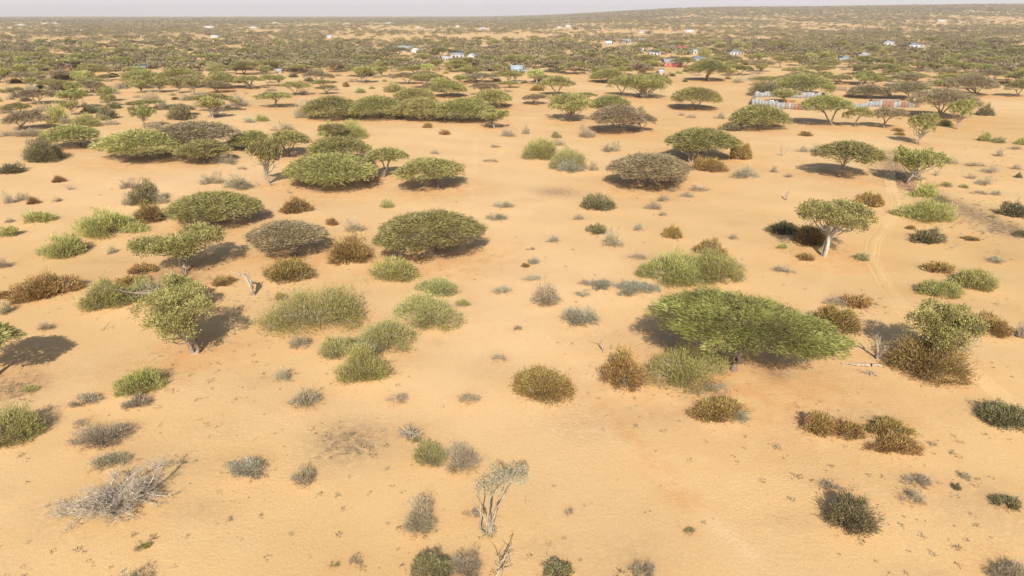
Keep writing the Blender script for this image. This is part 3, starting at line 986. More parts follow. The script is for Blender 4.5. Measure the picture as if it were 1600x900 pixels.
# ------------------------------------------------------------ labels
LAND = [((1168, 500), 'the widest acacia'), ((1462, 545), 'the tall leafy tree with a brown foot'), ((178, 775), 'the brushwood heap'),
        ((285, 495), 'the stout trunked leafy tree'), ((1290, 352), 'the white limbed leafy tree'), ((1315, 245), 'the lone pale stemmed acacia'),
        ((672, 360), 'the broad domed acacia'), ((495, 485), 'the largest green mound'), ((845, 602), 'the golden brown dome bush'),
        ((622, 168), 'the long row of acacias'), ((1300, 163), 'the sheet metal fence'), ((1052, 95), 'the red walled house'),
        ((775, 790), 'the bare forked tree at the bottom'), ((395, 442), 'the broken stump'), ((1362, 548), 'the white snag'),
        ((422, 255), 'the slim upright leafy tree'), ((889, 170), 'the yellow green tree on pale trunk'), ((1012, 262), 'the grey green domed acacia'),
        ((865, 245), 'the round bush pair'), ((337, 320), 'the dark green acacia'), ((450, 365), 'the dull olive acacia'), ((288, 385), 'the flat round leafy tree'),
        ((250, 225), 'the big joined acacias'), ((1468, 160), 'the large grey olive acacia'), ((1426, 255), 'the rounded leafy tree'),
        ((1442, 331), 'the long green bush by the track'), ((72, 451), 'the dark brown bush at left'), ((1320, 806), 'the olive brown bush at lower right'),
        ((637, 100), 'the gabled tin house'), ((1430, 67), 'the grey walled house'), ((1500, 450), 'the twin green bushes'), ((965, 190), 'the wide olive acacia with hollow front'),
        ((1565, 650), 'the dark bush by the right edge'), ((20, 670), 'the green bush at the left edge'), ((215, 104), 'the tin hut at far left')]
ORD = ['nearest', 'second', 'third', 'fourth', 'fifth', 'sixth', 'seventh', 'eighth', 'ninth', 'tenth', 'eleventh', 'twelfth', 'thirteenth', 'fourteenth', 'fifteenth', 'sixteenth', 'seventeenth', 'eighteenth', 'nineteenth', 'twentieth']
def dirname(dx, dy):
    dy *= 1.4
    a = math.degrees(math.atan2(-dy, dx)) % 360
    return ['right of', 'behind and right of', 'behind', 'behind and left of', 'left of', 'in front left of', 'in front of', 'in front right of'][int(((a + 22.5) % 360) // 45)]
def look(it):
    w = it['wpx']
    sz = 'tiny' if w < 20 else 'small' if w < 36 else 'mid sized' if w < 60 else 'large'
    k, t = it['k'], it['tone']
    nm = {'Ug': 'green umbrella acacia', 'Uo': 'olive umbrella acacia', 'Ry': 'yellow green leafy tree', 'Rg': 'bright green leafy tree', 'Ro': 'pale olive leafy tree',
          'Bg': 'green bush', 'By': 'yellow green bush', 'Dd': 'dark green bush', 'Db': 'brown bush', 'Gg': 'dry grey shrub', 'Gs': 'silvery shrub'}[k + t]
    return sz + ' ' + nm
LAND += [((697, 91), 'the white compound'), ((807, 109), 'the blue grey tin hut'), ((1066, 77), 'the bright red roof'), ((1148, 82), 'the pale hip roofed hut'),
         ((1390, 67), 'the white pyramid roofed building'), ((1351, 87), 'the white pointed hut'), ((434, 111), 'the small white hut under acacias'), ((978, 65), 'the upper grey roofed house'),
         ((1100, 108), 'the domed dark green acacia'), ((1008, 130), 'the pale multi stemmed tree by the tin house'), ((899, 105), 'the round cap acacia near the huts'), ((333, 57), 'the distant pale roof at left'),
         ((514, 57), 'the distant roof left of centre'), ((1078, 48), 'the distant white house at right'), ((1472, 31), 'the far white house at upper right'), ((140, 30), 'the far white specks at upper left')]
def pick_label(lk, cx, cy, peers):
    best = None
    for (lx, ly), ph in LAND:
        d0 = math.hypot(cx - lx, (cy - ly) * 1.4)
        if d0 < 12: continue
        dn = dirname(cx - lx, cy - ly)
        o = sum(1 for (qx, qy) in peers if (qx, qy) != (cx, cy) and dirname(qx - lx, qy - ly) == dn and math.hypot(qx - lx, (qy - ly) * 1.4) < d0)
        lab = f'{ORD[min(o, 19)]} {lk} {dn} {ph}'; sc_ = d0 * (1 + .9 * o)
        if o < 20 and lab not in PICKED and (best is None or sc_ < best[0]): best = (sc_, lab)
    PICKED.add(best[1]); return best[1]
PICKED = set()
def make_labels():
    ITEMS_ = ITEMS; byl = {}
    allit = ITEMS + FILL; shared = 0
    for it in allit:
        it['look'] = look(it); byl.setdefault(it['look'], []).append(it)
    used = {it['w'] for it in ITEMS if it['w']}
    for it in allit:
        if it['w']: it['label'] = it['w']; continue
        best = None
        for (lx, ly), ph in LAND:
            d0 = math.hypot(it['cx'] - lx, (it['cy'] - ly) * 1.4)
            if d0 < 12: continue
            dn = dirname(it['cx'] - lx, it['cy'] - ly)
            o = sum(1 for q in byl[it['look']] if q is not it and dirname(q['cx'] - lx, q['cy'] - ly) == dn and math.hypot(q['cx'] - lx, (q['cy'] - ly) * 1.4) < d0)
            sc_ = d0 * (1 + .9 * o)
            if o < 20:
                lab = f"{ORD[o]} {it['look']} {dn} {ph}"
                if lab not in used and len(lab.split()) <= 16 and (best is None or sc_ < best[0]): best = (sc_, lab)
        if best is None: shared += 1; it['group'] = it['look'] + 's deep in the scrub'; it['label'] = it['look'] + ' deep in the crowded scrub belt'; continue
        it['label'] = best[1]; used.add(best[1])
    print('shared labels', shared)
def bare_mask(px, py):
    """open sandy ground seen in the photograph"""
    m = 0.0
    for cx_, cy_, rx, ry in BARE:
        m = max(m, math.exp(-(((px - cx_) / rx) ** 2 + ((py - cy_) / ry) ** 2) * .9))
    return m
BARE = [(760, 56, 300, 5), (1000, 52, 240, 5), (640, 48, 90, 5), (760, 100, 60, 3), (1190, 108, 40, 8), (1000, 138, 60, 8), (70, 60, 60, 2.5), (1170, 62, 60, 3), (1300, 48, 60, 2.5), (1440, 120, 30, 4), (820, 122, 40, 6), (1560, 60, 40, 2)]
HOUSEPX = [(205, 100, 253, 111), (618, 69, 657, 83), (690, 79, 747, 95), (797, 100, 836, 116), (1029, 100, 1038, 118), (1034, 84, 1068, 105), (997, 71, 1091, 88), (1137, 74, 1159, 87), (1076, 86, 1110, 98),
           (945, 59, 1009, 71), (1378, 61, 1402, 71), (1415, 62, 1446, 75), (1342, 80, 1361, 91), (1312, 85, 1330, 97), (429, 106, 440, 114), (1070, 43, 1086, 50), (1174, 140, 1436, 175),
           (25, 34, 39, 39), (66, 32, 90, 36), (149, 26, 160, 31), (180, 29, 189, 33), (319, 39, 334, 43), (328, 53, 341, 59), (389, 38, 402, 43), (426, 32, 433, 36), (508, 53, 519, 59), (537, 33, 545, 37),
           (575, 30, 612, 36), (650, 39, 657, 43), (713, 37, 718, 42), (737, 28, 748, 32), (745, 40, 764, 45), (870, 37, 893, 43), (997, 45, 1008, 51), (1465, 27, 1479, 33)]
HCLR = []
for (a_, b_, c_, d_) in HOUSEPX:
    q_ = at((a_ + c_) / 2, d_); HCLR.append((q_.x / q_.y, (c_ - a_) / 2 / F * 1.0 + .002, q_.y))
HCLR = np.array(HCLR)
def blocks_house(X, Y):
    r = X / np.maximum(Y, 1)
    out = np.zeros(np.shape(r), bool)
    for rr_, hw_, hy in HCLR:
        L_ = 0.11 * hy if hy < 900 else .15 * hy if hy < 3000 else .03 * hy
        out |= (np.abs(r - rr_) < hw_) & (Y > hy - L_) & (Y < hy + 12)
    return out
pts_taken = [(it['p'].x, it['p'].y, it['R']) for it in ITEMS]
FILL = []
frng = random.Random(77)
count = {'U': sum(i['k'] == 'U' for i in ITEMS), 'R': sum(i['k'] == 'R' for i in ITEMS), 'B': sum(i['k'] in 'B' for i in ITEMS), 'D': sum(i['k'] == 'D' for i in ITEMS), 'G': sum(i['k'] == 'G' for i in ITEMS)}
lim = {'U': 299, 'R': 190, 'B': 190, 'D': 200, 'G': 280}
taken = np.array(pts_taken)
def fillzone(y_hi, y_lo, tries, kinds, x0=-30, x1=1630, xs=None, rs=1.0):
    global taken
    for _ in range(tries):
        u = frng.random(); ymin = at(800, y_lo).y; ymax = at(800, y_hi).y
        Y = (ymin ** .25 + (ymax ** .25 - ymin ** .25) * u) ** 4
        px = frng.uniform(x0, x1); X = (px - 800) / F * (Y * math.cos(PITCH) + CAM_H * math.sin(PITCH))
        zz = float(hgt(X, Y)); ppx, ppy = to_px(X, Y, zz)
        k = frng.choices('URBDG', kinds)[0]
        if count[k] >= lim[k]: continue
        if frng.random() < bare_mask(ppx, ppy) * .97: continue
        if mnoise.noise(Vector((X * .012, Y * .006, 3.3))) + frng.uniform(-.35, .35) < -.16: continue
        R = {'U': frng.uniform(4.0, 8.0), 'R': frng.uniform(2.2, 4.2), 'B': frng.uniform(1.2, 2.6), 'D': frng.uniform(1.2, 2.8), 'G': frng.uniform(1.0, 2.4)}[k] * rs
        if bool(blocks_house(np.float64(X), np.float64(Y))): continue
        dd = np.hypot(taken[:, 0] - X, taken[:, 1] - Y) - (taken[:, 2] + R) * .8
        if dd.min() < 0: continue
        H = {'U': R * frng.uniform(.5, .68), 'R': R * frng.uniform(.8, 1.2) + .4, 'B': R * .9, 'D': R * .85, 'G': R * .8}[k]
        tone = {'U': frng.choice('ggo'), 'R': frng.choice('yyyg'), 'B': frng.choice('ggy'), 'D': frng.choice('ddb'), 'G': frng.choice('ggs')}[k]
        p = Vector((X, Y, zz)); taken = np.vstack([taken, [X, Y, R]]); count[k] += 1
        zone = 'left' if ppx < 533 else 'middle' if ppx < 1066 else 'right'
        rng_ = 'near the horizon' if ppy < 62 else 'in the belt of scrub beyond the near sand'
        nmz = {'U': 'umbrella acacia', 'R': 'leafy tree', 'B': 'green bush', 'D': 'dense bush', 'G': 'grey shrub'}[k]
        tn = {'Ug': 'green', 'Uo': 'olive', 'Ry': 'yellow green', 'Rg': 'bright green', 'Bg': 'plain', 'By': 'yellowish', 'Dd': 'dark', 'Db': 'brown', 'Gg': 'dry', 'Gs': 'silvery'}[k + tone]
        it = dict(k=k, tone=tone, w='', p=p, s=scale_at(p), H=H, R=R, Ry=R * frng.uniform(.8, 1), t=1, off=0, wpx=2 * R * scale_at(p), hpx=5, fill=True, cx=ppx, cy=ppy,
                  label='')
        FILL.append(it)
fillzone(100, 190, 260, [40, 14, 8, 14, 24], -20, 480)
fillzone(98, 150, 110, [45, 12, 8, 14, 20], 480, 860)
fillzone(93, 140, 330, [52, 12, 6, 12, 18], 1130, 1630)
fillzone(92, 118, 90, [50, 12, 6, 12, 20], 860, 1130)
fillzone(60, 130, 1100, [45, 18, 8, 12, 17])
fillzone(44, 75, 800, [60, 14, 6, 10, 10])
fillzone(128, 235, 50, [0, 0, 1, 2, 9], -20, 420)
fillzone(195, 430, 70, [0, 0, 1, 2, 9], -20, 1620, rs=.38)
fillzone(195, 330, 40, [0, 0, 1, 2, 9], 1420, 1620, rs=.5)
fillzone(175, 420, 26, [0, 0, 1, 1, 8], 1440, 1620)

make_labels()

# ------------------------------------------------------------ building the plants
def obj(name, me, parent=None, loc=(0, 0, 0), scale=(1, 1, 1), rz=0):
    o = bpy.data.objects.new(name, me); col.objects.link(o); o.parent = parent
    o.location = loc; o.scale = scale; o.rotation_euler = (0, 0, rz); return o
LM = {'Ug': 'acacia_green', 'Uo': 'acacia_olive', 'Ry': 'leafy_yellow', 'Rg': 'bush_green', 'Ro': 'bush_yellow', 'Bg': 'bush_green', 'By': 'bush_yellow',
      'Dd': 'shrub_dark', 'Db': 'bush_brown', 'Gg': 'shrub_grey', 'Gs': 'shrub_blue'}
NAME = {'U': 'umbrella_acacia', 'R': 'leafy_tree', 'B': 'green_bush', 'D': 'dense_bush', 'Db': 'brown_bush', 'G': 'dry_shrub'}
CAT = {'U': 'acacia', 'R': 'tree', 'B': 'bush', 'D': 'bush', 'G': 'shrub'}
GRP = {'U': 'umbrella acacias on the sand plain', 'R': 'leafy trees with pale trunks', 'B': 'broom like green bushes', 'D': 'dense low bushes', 'G': 'dry twiggy shrubs on the sand'}
VAR = {}
def variants(key):
    """shared meshes for the plants that show small: list of (crown mesh, stem mesh, R, H)"""
    if key in VAR: return VAR[key]
    k = key[0]; m = M[LM[key]]; out = []
    vr = random.Random(sum(map(ord, key)))
    for i in range({'U': 14, 'R': 9}.get(k, 8)):
        sd = 100 + i * 7 + sum(map(ord, key))
        if k == 'U':
            c, t = gen_umbrella(sd, 5.5, 5.0, vr.uniform(1.4, 2.5), 4.0, 7000, off=(vr.uniform(-.9, .9), 0), L=.5, W=.13, K=vr.randint(60, 130), dome=vr.uniform(.6, 1.15), tiltx=vr.uniform(-.09, .09)); R, H = 5.2, 4.0
            lm, bm = ('umbrella_crown', 'acacia_trunk')
        elif k == 'R':
            c, t = gen_leafy(sd, 3.2, 3.0, 2.6, 3.6, 4500, L=.34, W=.19); R, H = 3.2, 3.6
            lm, bm = ('leafy_crown', 'leafy_trunk')
        else:
            kind = {'B': 'broom', 'D': 'dome', 'G': 'twig'}[k]
            n = {'B': 3200, 'D': 3600, 'G': 1700}[k]
            c, t = gen_bush(sd, 1.6, 1.4, 1.3, n, kind, bites=.55, L=.34, W={'B': .06, 'D': .09, 'G': .035}[k]); R, H = 1.6, 1.35
            lm, bm = ('bush_foliage', 'bush_stems')
        bark = M['bark_dark'] if k == 'U' else M['bark_pale'] if k == 'R' else M['bark_dead']
        out.append((c.mesh(lm, m), t.mesh(bm, bark), R, H))
    VAR[key] = out; return out
rnd = random.Random(11)
def place(it, idx):
    k = it['k']; key = k + it['tone']; p = it['p']; R, Ry, H, t = it['R'], it['Ry'], it['H'], it['t']
    z = gz(p.x, p.y) - .03
    nm = NAME.get(key, NAME[k])
    e = bpy.data.objects.new(nm, None); col.objects.link(e); e.location = (p.x, p.y, z); e.empty_display_size = .5
    e['label'] = it['label']; e['category'] = CAT[k]
    if it.get('group'): e['group'] = it['group']
    else: e['group'] = GRP[k]
    big = it['wpx'] >= (58 if k in 'UR' else 38) and not it.get('fill')
    up = 'crown' if k in 'UR' else 'foliage'; lo = 'trunk' if k in 'UR' else 'stems'
    if big:
        pxm = it['s'] * .64                     # render pixels per metre
        if k == 'U':
            L = min(max(3.4 / pxm, .42), .8); W = L * .2
            area = math.pi * R * Ry
            n = int(min(36000, max(5000, 4.2 * area / (L * W * .5))))
            kw = {}
            if idx == 0: kw = dict(rot=R_(-31), tiltx=-.03, K=330, dome=.7, stems=2, bump=.13); t = 2.0; H = H + .05; L = .46; W = .046; n = 78000
            c, tr = gen_umbrella(900 + idx, R * (1.0 if idx else .925), Ry * (1 if idx else .78), t, H, n, off=(it['off'] - (1.3 if idx == 0 else 0), 0), L=L, W=W,
                                 low=(H < t * .8 and idx != 0), **kw)
        elif k == 'R':
            L = min(max(2.2 / pxm, .2), .45); W = L * .5
            n = int(min(16000, max(4000, 5 * math.pi * R * (Ry + t) / 2 / (L * W * .5))))
            wt = 'white twisting' in it['label']
            c, tr = gen_leafy(900 + idx, R, Ry, t * (.85 if wt else 1), H + (.2 if wt else 0), n, off=(it['off'], 0), L=L, W=W, **(dict(stems=2, gnarl=.17) if wt else {}))
        else:
            L = min(max(3.2 / pxm, .16), .45)
            W = {'B': .13, 'D': .17, 'G': .08}[k] * L + .06 / pxm
            n = int(min(24000, max(2500, {'B': 4.2, 'D': 4.5, 'G': 2.2}[k] * 2 * math.pi * R * (Ry + H) / 2 / (L * W * .5))))
            c, tr = gen_bush(900 + idx, R, Ry, H, n, {'B': 'broom', 'D': 'dome', 'G': 'twig'}[k], L=L, W=W)
        bark = M['bark_dark'] if k == 'U' else M['bark_white'] if 'white twisting' in it['label'] else M['bark_pale'] if k == 'R' else M['bark_dead']
        obj(up, c.mesh(nm + '_' + up, M['acacia_fresh'] if idx == 0 else M[LM[key]]), e); obj(lo, tr.mesh(nm + '_' + lo, bark), e)
    else:
        cm, tm, R0, H0 = rnd.choice(variants(key))
        if k in 'UR':
            # crown thickness and tree height scaled apart from one another by the empty's z scale
            e.scale = (R / R0 * rnd.choice((-1, 1)), Ry / R0 * 1.08, H / H0)
        else:
            e.scale = (R / R0, Ry / (R0 * .88), H / H0)
        obj(up, cm, e)
        obj(lo, tm, e)
    return e
for i, it in enumerate(ITEMS): place(it, i)

# ------------------------------------------------------------ dead wood
def thing(name, label, cat, p, group=None):
    e = bpy.data.objects.new(name, None); col.objects.link(e); e.location = (p.x, p.y, gz(p.x, p.y) - .02)
    e['label'] = label; e['category'] = cat; e.empty_display_size = .5
    if group: e['group'] = group
    return e
def single(name, me, label, cat, p, group=None):
    o = obj(name, me, None, (p.x, p.y, gz(p.x, p.y) - .02)); o['label'] = label; o['category'] = cat
    if group: o['group'] = group
    return o
def brush_heap():
    p = at(186, 786); rng = np.random.default_rng(41); mb = MB(); tw = MB(); sc_ = scale_at(p); se = math.sin(elev_at(p))
    arms = [((100, 800), .4, .8), ((118, 806), .3, .7), ((108, 788), .5, .7), ((132, 775), .6, .8), ((160, 748), .8, .8), ((212, 738), .9, .7), ((232, 730), 1.1, .4), ((190, 745), 1.0, .8), ((232, 757), .8, .6), ((262, 778), .5, .6), ((250, 790), .4, .8),
            ((225, 805), .3, .9), ((205, 810), .3, .7), ((158, 815), .3, .8), ((140, 822), .25, .6)]
    for _ in range(26):
        a = rng.uniform(0, 6.28); r = rng.uniform(12, 42); arms.append(((186 + r * math.cos(a) * 1.3, 782 + r * math.sin(a) * .7), rng.uniform(.3, 1.5), rng.uniform(.5, .8)))
    for (ax, ay), hz, wd in arms:
        e = np.array([(ax - 186) / sc_, -(ay - 786) / sc_ / se - hz * .8, hz * .95])
        st = np.array([rng.normal() * .45, rng.normal() * .4, .1])
        ax_ = bent(rng, st, e, 10, .10, .08); ax_[:, 2] = np.maximum(ax_[:, 2], .04); tube(tw, ax_, np.linspace(rng.uniform(.045, .10), .018, 10), 6)
        L = np.linalg.norm(e); dr = e / L; ang = math.atan2(dr[1], dr[0])
        for _ in range(int(10 + 9 * L)):
            q = ax_[rng.integers(1, 10)] + rng.normal(size=3) * .08
            a2 = ang + rng.choice((-1, 1)) * rng.uniform(.1, 1.1); l2 = rng.uniform(.3, .95) * wd
            e2 = q + np.array([math.cos(a2) * l2, math.sin(a2) * l2, rng.uniform(-.2, .5) * hz])
            e2[2] = max(e2[2], .03); pts = bent(rng, q, e2, 7, .13, .1); pts[:, 2] = np.maximum(pts[:, 2], .02)
            tube(mb, pts, np.linspace(rng.uniform(.012, .026), .006, 7), 4)
            for _k in range(3):
                b = pts[rng.integers(2, 7)]; e3 = b + np.array([math.cos(a2), math.sin(a2), .2]) * rng.uniform(.12, .4) + rng.normal(size=3) * .18
                e3[2] = max(e3[2], .02); tube(mb, bent(rng, b, e3, 4, .12), np.linspace(.010, .004, 4), 3)
    e = thing('brushwood_heap', 'sprawling heap of bleached dead branches on the sand at lower left', 'brushwood', p)
    obj('limb', tw.mesh('heap_limb', M['bark_bleached']), e); obj('twigs', mb.mesh('heap_twigs', M['bark_bleached']), e)
brush_heap()
def snag(name, label, cat, xb, yb, branches, mat='bark_dead', twigs=0, seed=1, r0=.12, group=None):
    """branches: list of polylines in pixels [(x, y), ...] relative to the photograph, rising from the foot"""
    p = at(xb, yb); s = scale_at(p) * math.cos(elev_at(p)); rng = np.random.default_rng(seed); mb = MB()
    for bi, br in enumerate(branches):
        pts = [((x - xb) / scale_at(p), rng.normal() * .12 * (i > 0), max((yb - y) / s, -.25)) for i, (x, y) in enumerate(br)]
        if bi == 0: pts[0] = (pts[0][0], 0, -.25)
        P2 = []
        for a, b in zip(pts, pts[1:]): P2 += list(bent(rng, a, b, 5, .05))[:-1]
        P2.append(np.array(pts[-1])); k = len(P2)
        rr = r0 * (1 if bi == 0 else .6)
        tube(mb, P2, np.linspace(rr, rr * .35, k), 6)
        for _ in range(twigs):
            b = P2[rng.integers(k // 2, k)]; tube(mb, bent(rng, b, b + rng.normal(size=3) * .45 + [0, 0, .35], 4, .1), np.linspace(.03, .008, 4), 4)
    return single(name, mb.mesh(name, M[mat]), label, cat, p, group)
snag('dead_snag', 'white dead snag with two raised arms near the tall leafy tree', 'dead tree', 1369, 562, [[(1369, 562), (1367, 545), (1360, 532), (1357, 526)], [(1366, 540), (1369, 528)], [(1369, 560), (1377, 551), (1384, 542)], [(1378, 549), (1381, 541)]], 'bark_pale', 3, 2, .17)
snag('broken_stump', 'broken forked stump with a long limb pointing left', 'stump', 398, 461, [[(398, 461), (395, 445), (387, 432), (378, 428), (366, 424)], [(397, 450), (396, 436), (392, 427)], [(395, 441), (386, 426)]], 'bark_dead', 4, 3, .24)
snag('dead_stump', 'small dark forked stump above the rusty bush', 'stump', 943, 551, [[(943, 551), (941, 542), (937, 534)], [(941, 543), (937, 530)]], 'bark_dead', 1, 4, .09)
snag('dead_stump', 'thin split stick right of the small forked stump', 'stump', 956, 546, [[(956, 546), (953, 538)], [(956, 544), (957, 535)]], 'bark_dead', 0, 5, .05)
snag('dead_stump', 'upright split stump left of the lone pale stemmed acacia', 'stump', 1223, 244, [[(1223, 244), (1220, 236), (1218, 229)], [(1223, 242), (1229, 234), (1232, 228)]], 'bark_dead', 2, 6, .22)
snag('dead_stump', 'leaning grey stump on sand above the white limbed leafy tree', 'stump', 1230, 313, [[(1230, 313), (1228, 304), (1231, 297)]], 'bark_pale', 3, 7, .2)
snag('dry_stick', 'forked dry stick in sand left of the stout trunked leafy tree', 'stick', 162, 516, [[(162, 516), (159, 507), (156, 499)], [(162, 515), (166, 509), (171, 505)]], 'bark_dead', 1, 8, .04)
snag('dry_stick', 'forked dry stick right of the sandy track, upper right', 'stick', 1489, 391, [[(1489, 391), (1492, 384), (1498, 379)], [(1489, 390), (1482, 386)]], 'bark_dead', 2, 9, .06)
snag('dry_stick', 'thin dry stick standing beside the slim upright leafy tree', 'stick', 405, 291, [[(405, 291), (402, 285), (400, 281)]], 'bark_dead', 1, 10, .12)
snag('dead_branch', 'crooked fallen branch at the foot of the slim upright leafy tree', 'branch', 418, 291, [[(418, 291), (424, 287), (431, 284)], [(420, 290), (421, 284)]], 'bark_dead', 1, 11, .12)
snag('leaning_deadwood', 'leaning dead stem with stubs at the bottom edge, right of grey shrub', 'dead tree', 771, 900, [[(771, 900), (780, 887), (788, 874), (800, 856)], [(781, 886), (776, 877)], [(786, 878), (794, 873)], [(776, 894), (785, 888)]], 'bark_dead', 5, 12, .06)
def dry_bush_sticks(label, x0, y0, x1, y1, seed, n=60):
    p, s, R, Ry, H = bush_dims((x0, y0, x1, y1)); rng = np.random.default_rng(seed); mb = MB()
    for _ in range(n):
        a = rng.uniform(0, 6.28); e = np.array([math.cos(a) * R * rng.uniform(.4, 1), math.sin(a) * Ry * rng.uniform(.4, 1), H * rng.uniform(.1, 1)])
        tube(mb, bent(rng, [rng.normal() * .1, rng.normal() * .1, 0], e, 6, .1, .05), np.linspace(.035, .008, 6), 4)
    single('dead_sticks', mb.mesh('dead_sticks', M['bark_dead']), label, 'dead bush', p, 'bare dead bushes')
dry_bush_sticks('pale grey bundle of bare sticks beside a thin yellow green shrub', 613, 661, 666, 692, 21, 90)
dry_bush_sticks('low bare sticks right of the broken driftwood on open sand', 1207, 413, 1238, 428, 22, 30)
dry_bush_sticks('white bare twigs behind the stout trunked leafy tree', 225, 425, 262, 478, 23, 110)
dry_bush_sticks('dark tangle of dead branches at the right edge', 1580, 497, 1610, 533, 24, 120)
dry_bush_sticks('faint bare twigs on the sand at far left', 100, 285, 121, 298, 25, 24)
dry_bush_sticks('bare grey sticks right of the rounded leafy tree', 1452, 262, 1472, 276, 26, 30)
dry_bush_sticks('thin bare shrub in front of the big joined acacias', 447, 292, 459, 303, 27, 24)
dry_bush_sticks('bare twigs beside the dark layered shrub', 1340, 575, 1376, 590, 28, 20)
def driftwood():
    p = at(1350, 572); rng = np.random.default_rng(5); mb = MB()
    tube(mb, bent(rng, [-1.9, .35, .1], [.2, .1, .15], 8, .05, .03), np.linspace(.05, .14, 8), 6)
    tube(mb, bent(rng, [-.6, .1, .12], [.4, -.25, .2], 6, .05), np.linspace(.18, .12, 6), 7)
    tube(mb, bent(rng, [.5, -.1, .15], [1.5, -.25, .1], 6, .08), np.linspace(.2, .1, 6), 7)
    single('driftwood', mb.mesh('driftwood', M['bark_dead']), 'fallen bleached log in pieces in front of the white snag', 'log', p)
driftwood()
def fallen_trunk():
    p = at(240, 478); rng = np.random.default_rng(16); mb = MB(); sc_ = scale_at(p)
    tube(mb, bent(rng, [.9, 0, -.1], [.6, .2, 2.0], 8, .06), np.linspace(.14, .08, 8), 6)
    for ex, ez in ((183, 1.6), (196, 2.2), (212, 1.3), (228, 2.6), (262, 1.9), (286, 2.6), (205, .8)):
        e = np.array([(ex - 240) / sc_, rng.normal() * .5, ez]); st = np.array([.7, .15, 1.5])
        pts = bent(rng, st, e, 8, .06, .04); tube(mb, pts, np.linspace(.08, .025, 8), 5)
        for _ in range(9):
            b = pts[rng.integers(2, 8)]; tube(mb, bent(rng, b, b + rng.normal(size=3) * .45 + [0, 0, .2], 4, .08), np.linspace(.028, .008, 4), 4)
    single('bleached_tree', mb.mesh('bleached_tree', M['bark_pale']), 'fallen bleached pale trunk lying over the sprawling green bush', 'dead tree', p)
fallen_trunk()
def bare_forked_tree():
    p = at(763, 836); s = scale_at(p); rng = np.random.default_rng(8)
    e = thing('bare_tree', 'nearly leafless forked grey tree with many stems at the bottom centre', 'tree', p)
    tb = MB(); cb = MB(); c = math.cos(elev_at(p))
    def W(x, y, yy=0.0): return np.array([(x - 763) / s, yy, (836 - y) / s / c - yy * math.tan(elev_at(p))])
    st = [[(757, 832), (751, 800), (748, 772), (742, 762)], [(763, 834), (762, 805), (768, 780), (784, 768), (793, 758)], [(768, 832), (770, 805), (778, 785), (782, 765)],
          [(760, 833), (756, 808), (745, 795), (738, 787)], [(766, 834), (766, 812), (762, 780), (765, 758)], [(770, 820), (777, 795), (789, 777), (800, 762)]]
    tips = []
    for br in st:
        yy = rng.normal() * .25; pts = [W(x, y, yy * i / 3) for i, (x, y) in enumerate(br)]
        P2 = []
        for a, b in zip(pts, pts[1:]): P2 += list(bent(rng, a, b, 5, .05))[:-1]
        P2.append(pts[-1]); tube(tb, P2, np.linspace(.06, .02, len(P2)), 6); tips += P2[len(P2) // 2:]
    for (x0, y0, x1, y1, n) in [(760, 737, 786, 764, 330), (775, 744, 800, 768, 240), (785, 738, 804, 756, 150), (802, 736, 825, 762, 420), (740, 758, 760, 776, 160), (757, 762, 775, 778, 130), (752, 822, 776, 840, 260)]:
        cc = W((x0 + x1) / 2, (y0 + y1) / 2, rng.normal() * .2 if y0 < 800 else -.1); rx = (x1 - x0) / 2 / s; rz = (y1 - y0) / 2 / s / c
        u = norm(rng.normal(size=(n, 3))) * rng.uniform(.2, 1, (n, 1)) ** .5; P = cc + u * [rx, rx, rz]
        if y0 > 800: P[:, 2] = np.maximum(P[:, 2], .05)
        cards(cb, rng, P, u + rng.normal(size=(n, 3)) * .6, .15, .045, np.clip(rng.normal(size=n) * .25 + .3, 0, 1))
        if y0 < 800:
            for _ in range(14):
                b = tips[int(np.argmin([np.sum((q - cc) ** 2) + rng.uniform(0, .3) for q in tips]))]; tube(tb, bent(rng, b, P[rng.integers(n)], 5, .08), np.linspace(.022, .007, 5), 4)
    obj('trunk', tb.mesh('bare_trunk', M['bark_dead']), e); obj('crown', cb.mesh('bare_crown', M['shrub_blue']), e)
bare_forked_tree()

